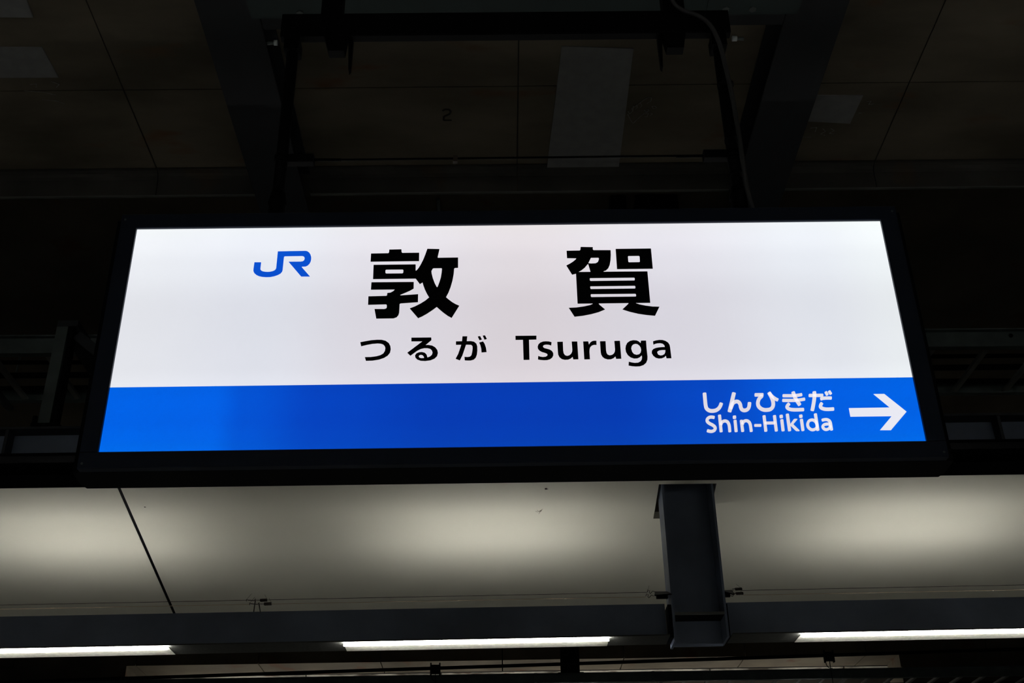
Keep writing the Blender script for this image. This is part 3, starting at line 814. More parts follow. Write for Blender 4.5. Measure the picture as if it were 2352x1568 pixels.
# lettering, millimetres from the lower middle of the lit face: (name, label, colour, [[outline, hole, ...], ...])
GLYPHS = [
('logo','blue company monogram printed on the white face','blue',[[[[-655.5,526.3],[-638.5,526.1],[-638.7,507.2],[-637.6,503.1],[-635.4,500.4],[-631.5,498.3],[-626.1,497.1],[-620.1,496.6],[-613.3,496.9],[-606.7,498.5],[-602.3,500.8],[-599.6,503.9],[-598.4,508.0],[-598.4,559.0],[-527.3,559.6],[-522.7,558.4],[-517.8,554.5],[-514.0,548.5],[-511.8,541.6],[-511.2,535.2],[-511.9,528.0],[-514.4,520.8],[-518.9,515.0],[-524.0,512.3],[-530.0,512.0],[-533.0,512.0],[-533.8,510.2],[-511.0,481.7],[-533.1,482.0],[-568.2,526.8],[-537.1,526.7],[-531.9,527.8],[-528.7,530.9],[-527.8,535.9],[-529.1,540.9],[-531.9,543.7],[-535.4,544.5],[-578.6,544.3],[-580.9,543.5],[-581.5,540.7],[-581.7,501.9],[-582.8,497.0],[-586.5,491.6],[-592.9,487.3],[-601.7,483.8],[-612.0,481.5],[-622.5,481.4],[-632.4,482.4],[-640.8,484.8],[-648.0,488.9],[-653.3,494.3],[-655.8,500.2],[-656.0,505.6]]]]),
('kanji_character','first large black kanji','black',[[[[-312.0,560.7],[-280.8,561.1],[-280.1,552.7],[-278.1,549.9],[-234.9,549.9],[-234.7,524.9],[-358.6,524.7],[-358.5,549.1],[-314.3,549.4],[-312.3,552.2]]],[[[-350.5,514.3],[-243.0,514.3],[-242.6,495.2],[-240.7,495.5],[-235.4,502.5],[-229.5,514.5],[-223.5,529.4],[-218.8,544.4],[-215.7,555.6],[-214.0,561.7],[-182.9,560.5],[-187.3,535.5],[-186.3,533.6],[-134.7,533.8],[-134.5,503.0],[-142.6,502.6],[-144.5,500.4],[-145.6,483.7],[-148.5,464.4],[-153.0,445.3],[-158.2,429.0],[-164.6,415.0],[-158.0,408.2],[-148.7,400.0],[-139.5,393.6],[-131.0,389.4],[-149.6,354.6],[-159.1,360.5],[-169.8,369.6],[-179.1,378.6],[-187.2,387.1],[-197.4,378.3],[-211.0,367.8],[-223.0,360.0],[-233.1,354.9],[-254.4,383.2],[-242.0,388.7],[-228.4,396.6],[-216.3,405.4],[-206.5,414.8],[-212.1,425.2],[-217.7,438.0],[-221.9,450.8],[-224.4,460.0],[-230.9,455.1],[-242.0,471.8],[-350.1,471.8]],[[-317.9,499.9],[-275.9,499.7],[-273.8,497.5],[-274.0,489.2],[-276.3,487.3],[-317.5,487.5],[-319.4,489.8],[-319.7,497.6]],[[-197.2,502.4],[-176.9,502.5],[-175.5,500.8],[-176.3,487.8],[-178.1,473.1],[-181.8,458.5],[-185.8,445.7],[-187.0,444.7],[-188.4,445.8],[-193.4,456.8],[-198.3,471.5],[-201.3,484.5],[-202.5,493.7],[-199.5,500.7]]],[[[-353.7,461.7],[-246.6,461.2],[-246.4,442.0],[-255.5,435.8],[-267.6,429.6],[-279.8,423.8],[-278.9,421.6],[-234.7,424.6],[-234.6,401.7],[-278.2,398.6],[-280.5,396.8],[-280.5,387.5],[-280.8,371.5],[-282.5,364.4],[-286.9,358.3],[-294.4,355.3],[-337.3,355.2],[-342.7,382.5],[-318.2,382.1],[-314.0,383.5],[-312.2,386.1],[-312.2,393.3],[-314.1,396.4],[-359.3,395.7],[-359.6,420.0],[-315.0,420.7],[-312.8,422.1],[-312.3,429.3],[-304.6,430.1],[-297.1,434.9],[-293.4,439.9],[-354.0,440.2]]]]),
('kanji_character','second large black kanji','black',[[[[181.6,562.2],[213.1,561.0],[212.3,554.6],[214.3,551.7],[258.4,551.1],[258.0,536.0],[256.2,519.1],[253.4,506.1],[248.9,495.9],[243.1,489.9],[236.7,487.3],[236.5,483.1],[203.8,483.5],[202.9,488.2],[198.8,509.1],[197.6,509.8],[188.9,498.6],[180.7,491.3],[173.0,486.4],[172.9,484.1],[165.9,480.9],[156.0,478.1],[142.6,505.7],[151.9,511.2],[160.0,517.1],[166.5,523.2],[169.5,527.8],[145.1,528.7],[144.8,550.7],[178.4,551.0],[180.4,553.3]],[[206.5,528.8],[225.7,528.9],[227.0,527.0],[226.1,521.4],[223.4,514.9],[217.7,511.2],[206.7,510.8],[198.6,511.7]]],[[[271.7,554.7],[362.8,554.8],[362.9,493.4],[271.5,493.4]],[[303.4,533.1],[330.5,533.1],[331.9,530.8],[331.6,515.3],[329.9,513.2],[303.2,513.1],[301.6,515.1],[301.7,531.3]]],[[[166.1,485.5],[348.5,484.9],[348.8,391.7],[166.2,391.7]],[[201.4,467.2],[313.4,467.1],[314.9,465.4],[314.6,459.3],[313.1,457.9],[202.2,457.8],[200.4,459.6],[200.2,465.1]],[[201.4,442.6],[313.3,442.7],[314.8,441.0],[314.5,435.2],[313.0,433.8],[201.6,433.7],[200.5,435.3],[200.1,440.8]],[[201.8,419.3],[313.3,419.0],[314.7,417.4],[314.8,411.6],[313.3,410.0],[202.0,409.9],[200.5,411.4],[200.2,417.2]]],[[[219.3,392.8],[219.4,389.5],[221.2,386.8],[233.9,373.6],[217.9,366.3],[199.2,360.7],[177.6,356.2],[156.9,353.8],[143.8,379.3],[161.9,379.9],[181.9,382.9],[197.4,386.6],[203.7,389.7],[203.9,393.0]]],[[[294.5,392.4],[293.5,388.9],[278.0,373.1],[295.9,366.1],[316.9,360.0],[338.0,356.1],[358.0,353.7],[370.9,379.4],[353.6,380.1],[336.9,382.9],[321.8,386.7],[312.9,390.4],[313.1,393.6]]]]),
('hiragana_character',None,'black',[[[[-373.7,287.7],[-360.9,290.4],[-346.9,293.0],[-332.8,294.1],[-321.5,293.8],[-311.5,290.9],[-303.5,284.3],[-299.4,276.1],[-298.2,267.2],[-299.7,257.6],[-305.0,249.7],[-313.9,243.4],[-326.3,238.8],[-341.6,236.3],[-357.7,236.0],[-360.5,245.7],[-346.2,245.8],[-332.3,247.7],[-322.6,250.7],[-315.8,255.4],[-312.1,262.6],[-311.4,270.6],[-313.5,276.8],[-317.5,281.2],[-323.2,283.4],[-331.0,284.2],[-343.6,283.2],[-357.6,280.5],[-371.2,276.8]]]]),
('hiragana_character',None,'black',[[[[-248.4,298.9],[-199.3,298.7],[-198.8,291.7],[-213.7,277.3],[-206.6,277.7],[-196.7,275.8],[-188.9,270.5],[-183.9,263.2],[-182.3,255.2],[-184.3,246.4],[-190.5,239.6],[-200.2,235.1],[-212.8,233.4],[-224.0,234.2],[-232.5,237.8],[-237.1,243.1],[-238.1,248.7],[-235.0,254.3],[-228.7,257.4],[-221.7,258.1],[-214.7,256.1],[-210.1,251.2],[-207.7,242.7],[-201.8,245.0],[-197.0,249.7],[-195.3,256.1],[-197.2,262.6],[-201.5,267.2],[-207.9,269.2],[-216.3,269.3],[-224.7,267.0],[-233.1,262.3],[-242.7,254.4],[-249.6,248.4],[-257.1,256.7],[-220.3,288.5],[-248.1,288.9]],[[-229.2,246.2],[-227.9,249.4],[-223.7,250.9],[-219.4,249.3],[-216.5,245.2],[-216.0,241.2],[-222.8,240.8],[-227.3,242.5]]]]),
('hiragana_character',None,'black',[[[[-122.4,300.9],[-110.5,300.8],[-111.8,286.9],[-101.5,287.1],[-93.7,285.1],[-88.1,279.6],[-86.0,272.3],[-85.7,261.0],[-86.7,249.8],[-89.6,241.0],[-94.5,235.5],[-102.2,233.2],[-110.6,233.3],[-116.5,233.9],[-117.3,243.0],[-109.2,242.4],[-103.6,243.6],[-100.1,247.6],[-98.3,256.4],[-97.3,266.0],[-97.7,273.3],[-100.8,277.1],[-106.5,277.5],[-113.5,277.6],[-117.7,263.1],[-122.5,247.1],[-128.5,233.9],[-138.6,238.5],[-132.4,252.0],[-127.6,268.1],[-125.1,277.7],[-138.2,277.6],[-138.3,286.8],[-123.4,286.9]]],[[[-81.0,282.8],[-71.4,285.6],[-67.6,278.5],[-64.4,267.2],[-63.1,256.2],[-75.5,255.3],[-76.1,265.7],[-78.2,275.4]]],[[[-84.5,299.9],[-78.9,301.1],[-74.6,291.6],[-80.6,289.8]]],[[[-72.2,302.2],[-66.8,302.9],[-62.3,293.1],[-68.0,291.0]]]]),
('letter',None,'black',[[[[8.4,300.4],[60.3,300.2],[60.0,289.8],[41.7,289.4],[41.6,233.1],[27.1,233.1],[26.8,289.4],[8.5,289.4]]]]),
('letter',None,'black',[[[[97.2,281.1],[96.0,272.4],[89.5,274.7],[83.2,275.2],[78.1,274.0],[75.6,270.9],[76.1,267.3],[79.2,264.6],[85.5,262.7],[91.8,260.5],[97.1,256.6],[100.1,250.8],[100.2,244.6],[97.4,238.5],[91.8,233.9],[84.5,231.7],[76.4,231.6],[68.3,232.5],[62.4,233.8],[63.1,243.1],[68.5,240.9],[74.8,239.8],[81.2,240.6],[85.3,243.3],[86.4,246.9],[84.2,250.0],[78.8,252.4],[72.5,254.5],[67.2,258.0],[63.2,263.3],[62.5,269.0],[64.5,275.3],[69.2,280.4],[76.1,283.3],[83.4,283.9],[90.7,283.3]]]]),
('letter',None,'black',[[[[111.2,281.9],[124.9,282.1],[124.9,256.7],[125.9,249.4],[128.9,244.2],[133.8,242.1],[139.3,243.6],[144.1,248.2],[146.9,254.3],[147.5,260.6],[146.8,282.3],[160.5,282.3],[161.1,232.9],[148.7,232.8],[147.3,239.8],[142.6,235.3],[136.2,232.3],[128.0,231.9],[120.8,234.0],[115.1,239.3],[112.2,246.5],[111.8,254.8]]]]),
('letter',None,'black',[[[[175.1,282.1],[187.5,282.2],[188.9,273.0],[192.3,278.7],[196.6,282.3],[201.3,283.8],[207.8,283.7],[207.5,272.4],[201.6,272.8],[196.0,270.8],[191.7,266.2],[189.9,260.0],[189.2,252.7],[189.4,232.5],[175.6,232.4]]]]),
('letter',None,'black',[[[[216.6,282.0],[230.3,282.2],[230.1,256.3],[231.0,249.0],[233.5,244.3],[238.3,242.2],[244.3,243.6],[249.1,247.7],[251.7,253.4],[252.4,260.1],[252.1,282.6],[265.8,282.7],[266.1,233.0],[253.7,232.7],[252.1,239.4],[247.4,234.8],[240.9,231.8],[232.8,231.6],[225.6,234.1],[220.5,238.8],[217.6,245.0],[216.8,252.3]]]]),
('letter',None,'black',[[[[317.7,282.4],[330.3,282.5],[330.0,260.1],[330.6,237.3],[329.7,229.0],[326.2,220.8],[319.5,214.8],[310.2,211.3],[300.2,211.0],[291.2,211.9],[282.8,213.8],[283.9,224.0],[290.1,221.9],[298.2,220.4],[306.3,220.9],[312.9,224.6],[316.0,229.7],[317.2,235.9],[316.8,241.6],[311.9,236.5],[305.4,233.3],[297.2,233.1],[289.3,236.3],[282.9,242.6],[278.9,251.4],[278.1,260.8],[279.6,269.1],[283.7,276.9],[290.5,282.0],[298.8,284.0],[307.0,283.2],[312.3,280.2],[316.3,275.4]],[[292.2,260.6],[294.1,267.9],[298.0,272.5],[303.2,274.3],[308.1,273.4],[312.9,269.2],[315.8,263.4],[316.5,256.1],[314.6,248.9],[310.7,244.3],[304.2,242.8],[298.0,245.0],[293.9,251.2]]]]),
('letter',None,'black',[[[[347.5,280.2],[354.5,282.5],[362.9,283.9],[371.1,283.5],[378.2,280.8],[384.2,276.0],[387.3,269.7],[388.1,262.4],[388.8,232.6],[377.0,232.5],[375.9,239.7],[371.8,235.6],[365.2,232.6],[357.9,232.2],[350.8,234.4],[344.9,240.2],[341.8,247.4],[342.7,253.7],[346.3,258.3],[352.9,261.3],[360.3,262.8],[367.6,263.5],[375.4,263.6],[374.5,269.4],[370.7,273.6],[364.9,275.2],[357.6,274.8],[352.0,273.3],[347.7,271.1]],[[355.1,248.3],[356.8,252.4],[361.5,254.9],[368.0,255.9],[376.0,255.8],[375.1,249.0],[372.5,243.9],[367.6,240.7],[362.2,240.1],[357.3,242.6]]]]),
('hiragana_character',None,'white',[{"strip":[[[456.0,134.2],[456.0,132.3],[456.0,129.3],[455.9,126.0],[455.9,122.7],[455.8,119.0],[455.7,114.8],[455.6,110.6],[455.6,106.5],[455.7,103.0],[455.9,100.3],[456.1,97.9],[456.5,95.8],[457.1,93.7],[458.0,91.8],[459.2,89.9],[460.6,88.3],[462.1,86.9],[463.6,85.8],[465.3,84.9],[467.0,84.2],[468.9,83.7],[470.7,83.4],[472.5,83.3],[474.4,83.2],[476.2,83.3],[478.2,83.5],[480.2,83.9],[482.3,84.4],[484.3,85.1],[486.3,86.0],[488.1,87.1],[489.9,88.3],[491.6,89.6],[493.2,91.1],[494.7,92.7],[496.0,94.4],[497.1,96.1],[498.1,97.7],[499.1,99.5],[500.0,101.4],[500.9,103.4],[501.6,105.4],[501.7,105.7]],[[464.8,135.0],[464.8,133.1],[464.7,130.1],[464.7,126.8],[464.6,123.4],[464.5,119.7],[464.4,115.6],[464.4,111.4],[464.4,107.5],[464.4,104.4],[464.6,102.0],[464.8,100.2],[465.0,99.0],[465.3,98.0],[465.6,97.2],[466.1,96.3],[466.8,95.6],[467.5,94.9],[468.5,94.3],[469.4,93.8],[470.3,93.4],[471.4,93.1],[472.5,92.9],[473.8,92.8],[475.1,92.8],[476.5,92.9],[478.0,93.0],[479.4,93.3],[480.8,93.6],[482.0,94.0],[483.2,94.6],[484.4,95.3],[485.6,96.1],[486.7,97.0],[487.7,97.9],[488.5,98.8],[489.3,99.8],[490.1,101.0],[490.9,102.3],[491.6,103.6],[492.3,104.9],[492.9,106.6],[493.6,108.2],[493.7,108.6]]]},[[[456.0,134.2],[456.4,135.5],[457.2,136.4],[458.3,136.8],[462.7,137.2],[463.7,137.0],[464.5,136.1],[464.8,135.0]]],[[[501.7,105.7],[501.9,106.9],[501.5,108.1],[500.6,108.7],[496.6,110.2],[495.4,110.2],[494.4,109.6],[493.7,108.6]]]]),
('hiragana_character',None,'white',[{"strip":[[[526.7,135.3],[511.4,88.1]],[[535.6,132.7],[520.2,85.6]]]},[[[526.7,135.3],[527.4,136.5],[528.6,137.2],[529.8,137.2],[534.3,135.9],[535.3,135.3],[535.8,134.1],[535.6,132.7]]],[[[511.4,88.1],[511.3,86.8],[511.8,85.6],[512.8,85.0],[517.2,83.7],[518.4,83.7],[519.5,84.4],[520.2,85.6]]],{"strip":[[[523.2,92.4],[523.3,92.7],[524.1,94.4],[524.9,96.1],[525.6,97.7],[526.4,99.3],[527.1,100.8],[527.8,102.3],[528.4,103.4],[528.9,104.2],[529.5,104.9],[530.1,105.5],[530.7,106.0],[531.4,106.4],[532.1,106.8],[532.8,107.1],[533.6,107.4],[534.4,107.5],[535.1,107.6],[535.5,107.6],[535.9,107.5],[536.3,107.3],[536.7,107.1],[537.1,106.7],[537.5,106.3],[537.8,105.9],[538.2,105.2],[538.5,104.4],[538.8,103.5],[539.0,102.7],[539.1,101.9],[539.2,100.9],[539.2,99.6],[539.2,98.0],[539.3,96.3],[539.6,94.8],[539.9,93.3],[540.3,91.8],[540.8,90.3],[541.5,88.8],[542.5,87.4],[543.6,86.3],[544.7,85.5],[545.7,84.9],[546.7,84.5],[547.8,84.1],[549.0,83.8],[550.3,83.7],[551.5,83.6],[552.7,83.8],[554.0,84.0],[555.3,84.3],[556.7,84.7],[558.2,85.4],[559.7,86.2],[561.0,87.2],[562.2,88.3],[563.4,89.5],[564.5,90.9],[565.6,92.4],[566.4,94.1],[567.1,95.7],[567.7,97.3],[568.2,98.9],[568.6,100.6],[569.1,102.6],[569.5,104.8],[569.8,106.8],[570.0,107.5]],[[515.7,95.9],[515.8,96.1],[516.6,97.8],[517.4,99.6],[518.2,101.3],[518.9,102.8],[519.6,104.4],[520.4,106.1],[521.4,107.9],[522.6,109.7],[523.8,111.2],[525.1,112.5],[526.5,113.6],[527.9,114.6],[529.4,115.4],[530.9,116.0],[532.5,116.5],[534.2,116.9],[535.8,117.0],[537.5,116.9],[539.1,116.6],[540.6,115.9],[541.9,115.1],[543.1,114.1],[544.1,113.0],[545.0,111.7],[545.8,110.3],[546.4,108.8],[546.9,107.3],[547.3,105.7],[547.6,103.9],[547.7,102.2],[547.7,100.7],[547.7,99.6],[547.8,98.6],[547.9,97.6],[548.2,96.5],[548.4,95.5],[548.6,94.8],[548.8,94.4],[549.0,94.2],[549.2,94.0],[549.5,93.7],[550.0,93.5],[550.5,93.3],[550.9,93.1],[551.3,93.0],[551.7,93.0],[552.1,93.0],[552.7,93.0],[553.4,93.1],[554.1,93.3],[554.8,93.6],[555.4,93.8],[555.9,94.1],[556.5,94.5],[557.1,95.0],[557.7,95.6],[558.2,96.3],[558.6,96.9],[559.0,97.6],[559.3,98.5],[559.7,99.5],[560.1,100.8],[560.4,102.1],[560.8,103.7],[561.1,105.5],[561.5,107.5],[561.6,108.1]]]},[[[523.2,92.4],[522.4,91.5],[521.4,91.0],[520.3,91.1],[516.6,92.8],[515.8,93.6],[515.4,94.7],[515.7,95.9]]],[[[570.0,107.5],[569.9,108.7],[569.2,109.6],[568.2,110.0],[564.1,110.3],[563.0,110.1],[562.0,109.3],[561.6,108.1]]]]),
('hiragana_character',None,'white',[{"strip":[[[581.9,124.9],[599.6,124.9]],[[582.9,133.8],[600.6,133.8]]]},[[[581.9,124.9],[581.0,125.2],[580.3,126.0],[580.2,127.1],[580.7,131.6],[581.1,132.7],[581.9,133.5],[582.9,133.8]]],[[[599.6,124.9],[600.6,125.2],[601.4,126.0],[601.8,127.1],[602.3,131.5],[602.2,132.6],[601.5,133.5],[600.6,133.8]]],{"strip":[[[594.9,129.7],[593.5,128.4],[591.3,126.3],[589.0,123.9],[587.0,121.4],[585.4,118.9],[584.2,116.4],[583.2,114.0],[582.4,111.5],[581.8,109.1],[581.4,106.6],[581.3,104.2],[581.4,101.8],[581.7,99.5],[582.3,97.2],[583.2,95.1],[584.3,93.2],[585.6,91.5],[587.0,90.0],[588.4,88.7],[590.0,87.5],[591.7,86.5],[593.4,85.6],[595.2,85.0],[597.0,84.5],[598.8,84.1],[600.7,83.9],[602.5,83.9],[604.3,84.0],[606.0,84.1],[607.6,84.3],[609.4,84.5],[611.3,84.8],[613.3,85.4],[615.4,86.3],[617.3,87.5],[619.0,88.9],[620.6,90.4],[622.1,92.2],[623.5,94.1],[624.5,96.1],[625.4,98.3],[626.0,100.4],[626.5,102.5],[626.8,104.7],[627.0,107.0],[627.1,109.3],[627.0,111.6],[626.8,113.9],[626.6,116.1],[626.2,118.4],[625.7,120.6],[625.2,122.8],[624.6,124.9],[623.9,127.2],[623.0,129.6],[622.0,132.3],[621.0,134.8],[620.3,136.4]],[[600.1,122.6],[598.7,121.3],[596.7,119.4],[594.9,117.5],[593.6,116.0],[592.7,114.5],[591.9,112.9],[591.2,111.3],[590.7,109.7],[590.3,108.1],[590.1,106.7],[590.0,105.3],[590.1,103.9],[590.3,102.6],[590.6,101.5],[591.0,100.5],[591.6,99.4],[592.4,98.4],[593.3,97.4],[594.2,96.6],[595.1,95.8],[596.2,95.2],[597.4,94.7],[598.6,94.2],[599.8,93.9],[601.0,93.6],[602.2,93.5],[603.5,93.5],[604.9,93.5],[606.3,93.7],[607.8,93.8],[609.3,94.0],[610.5,94.2],[611.6,94.5],[612.4,94.9],[613.3,95.4],[614.2,96.1],[615.0,96.9],[615.8,97.8],[616.4,98.7],[616.8,99.6],[617.2,100.6],[617.6,101.9],[617.9,103.3],[618.1,104.8],[618.3,106.3],[618.3,108.0],[618.3,109.8],[618.1,111.7],[617.9,113.5],[617.6,115.3],[617.2,117.1],[616.7,118.9],[616.2,120.9],[615.6,122.8],[614.8,125.0],[613.9,127.5],[612.9,130.0],[612.2,131.5]]]},[[[594.9,129.7],[596.0,130.3],[597.1,130.2],[598.0,129.6],[600.6,126.0],[601.0,124.9],[600.8,123.7],[600.1,122.6]]],[[[620.3,136.4],[619.6,137.3],[618.6,137.6],[617.4,137.3],[613.4,134.8],[612.5,134.0],[612.1,132.7],[612.2,131.5]]],{"strip":[[[613.9,130.2],[614.6,129.0],[615.7,127.0],[616.9,124.8],[618.3,122.9],[619.6,121.2],[621.0,119.6],[622.5,118.2],[624.0,116.8],[625.6,115.4],[627.3,114.1],[629.2,112.9],[631.0,111.9],[631.9,111.4]],[[620.6,135.2],[621.3,134.0],[622.3,132.1],[623.4,130.3],[624.4,128.7],[625.5,127.4],[626.7,126.1],[628.0,124.8],[629.3,123.6],[630.5,122.5],[631.9,121.5],[633.6,120.4],[635.2,119.5],[636.1,118.9]]]},[[[613.9,130.2],[613.7,131.2],[614.0,132.3],[614.7,133.1],[618.0,135.6],[619.0,136.0],[619.9,135.8],[620.6,135.2]]],[[[631.9,111.4],[632.9,111.2],[633.9,111.5],[634.6,112.3],[636.7,116.1],[637.0,117.2],[636.8,118.2],[636.1,118.9]]]]),
('hiragana_character',None,'white',[{"strip":[[[648.8,122.1],[650.1,122.1],[654.5,122.0],[659.6,121.9],[664.6,121.8],[668.7,121.8],[671.9,121.9],[674.6,122.0],[677.0,122.1],[679.1,122.3],[681.2,122.5],[683.1,122.7],[684.8,122.9],[686.4,123.1],[687.8,123.4],[689.2,123.6],[690.7,123.9],[692.2,124.2],[693.6,124.5],[693.8,124.5]],[[649.9,130.1],[651.2,130.1],[655.6,130.0],[660.7,129.9],[665.6,129.8],[669.6,129.8],[672.7,129.9],[675.3,130.0],[677.5,130.2],[679.6,130.3],[681.6,130.5],[683.4,130.7],[684.9,130.9],[686.3,131.1],[687.7,131.3],[689.1,131.5],[690.4,131.8],[691.9,132.1],[693.2,132.3],[693.4,132.4]]]},[[[648.8,122.1],[648.0,122.4],[647.4,123.1],[647.3,124.1],[647.8,128.1],[648.2,129.1],[649.0,129.9],[649.9,130.1]]],[[[693.8,124.5],[694.6,125.0],[695.3,125.8],[695.5,126.9],[695.3,130.8],[695.0,131.7],[694.3,132.3],[693.4,132.4]]],{"strip":[[[646.4,109.6],[647.8,109.6],[652.4,109.5],[657.6,109.3],[662.7,109.2],[666.9,109.2],[670.2,109.2],[673.0,109.2],[675.5,109.3],[677.8,109.4],[680.1,109.6],[682.5,109.8],[684.8,110.0],[687.0,110.3],[689.1,110.6],[691.2,110.9],[693.3,111.3],[695.6,111.7],[697.7,112.1],[699.0,112.3]],[[647.5,117.6],[648.9,117.6],[653.5,117.5],[658.7,117.3],[663.8,117.2],[668.0,117.2],[671.1,117.2],[673.8,117.2],[676.2,117.3],[678.4,117.4],[680.6,117.6],[682.9,117.8],[685.0,118.0],[687.1,118.2],[689.2,118.5],[691.2,118.8],[693.2,119.2],[695.4,119.5],[697.5,119.9],[698.7,120.2]]]},[[[646.4,109.6],[645.6,109.9],[645.0,110.7],[644.9,111.7],[645.5,115.7],[645.8,116.6],[646.6,117.4],[647.5,117.6]]],[[[699.0,112.3],[699.9,112.7],[700.5,113.6],[700.7,114.6],[700.6,118.6],[700.3,119.5],[699.6,120.1],[698.7,120.2]]],{"strip":[[[670.1,133.4],[670.2,132.7],[670.5,130.5],[670.8,128.2],[671.3,125.9],[671.8,123.7],[672.4,121.3],[673.1,118.9],[673.8,116.6],[674.5,114.3],[675.3,112.3],[676.1,110.4],[676.9,108.7],[677.7,107.1],[678.4,105.5],[679.2,103.7],[680.1,101.8],[680.9,99.9],[681.3,99.1]],[[678.6,135.9],[678.7,135.2],[679.0,133.3],[679.3,131.2],[679.7,129.2],[680.1,127.2],[680.7,125.0],[681.3,122.8],[681.9,120.7],[682.5,118.8],[683.2,117.1],[683.9,115.5],[684.6,114.0],[685.4,112.3],[686.2,110.6],[687.0,108.8],[687.9,106.8],[688.7,104.9],[689.0,104.1]]]},[[[670.1,133.4],[670.2,134.6],[670.9,135.7],[671.9,136.3],[676.2,137.6],[677.3,137.6],[678.2,137.0],[678.6,135.9]]],[[[681.3,99.1],[682.0,98.3],[683.0,98.0],[684.1,98.4],[688.0,100.9],[688.8,101.8],[689.2,102.9],[689.0,104.1]]],{"strip":[[[657.5,107.0],[657.2,106.7],[655.9,105.4],[654.5,104.0],[653.4,102.6],[652.5,101.4],[651.7,100.1],[651.0,98.7],[650.6,97.0],[650.4,95.2],[650.6,93.5],[651.1,92.0],[651.7,90.7],[652.6,89.6],[653.5,88.6],[654.5,87.7],[655.7,87.0],[656.9,86.3],[658.3,85.8],[659.8,85.3],[661.4,84.9],[663.1,84.5],[664.9,84.3],[666.7,84.1],[668.6,83.9],[670.5,83.8],[672.3,83.8],[674.2,83.8],[676.3,83.8],[678.7,83.8],[681.6,83.9],[685.1,84.0],[688.7,84.1],[691.7,84.2],[691.9,84.2]],[[662.3,100.8],[662.0,100.5],[660.8,99.3],[659.8,98.2],[659.1,97.5],[658.7,96.9],[658.5,96.4],[658.4,96.3],[658.4,96.3],[658.4,96.5],[658.4,96.6],[658.4,96.5],[658.6,96.3],[658.8,95.9],[659.1,95.6],[659.6,95.2],[660.2,94.8],[660.9,94.4],[661.7,94.1],[662.7,93.8],[663.9,93.5],[665.3,93.2],[666.8,93.0],[668.5,92.8],[670.2,92.7],[671.9,92.6],[673.5,92.5],[675.3,92.5],[677.4,92.5],[679.7,92.5],[682.6,92.6],[686.0,92.7],[689.5,92.8],[692.6,92.9],[692.8,92.9]]]},[[[657.5,107.0],[658.4,107.6],[659.5,107.6],[660.3,107.0],[662.7,103.9],[663.1,102.9],[663.0,101.7],[662.3,100.8]]],[[[691.9,84.2],[692.9,84.5],[693.7,85.3],[694.1,86.4],[694.5,90.8],[694.4,91.9],[693.7,92.7],[692.8,92.9]]]]),
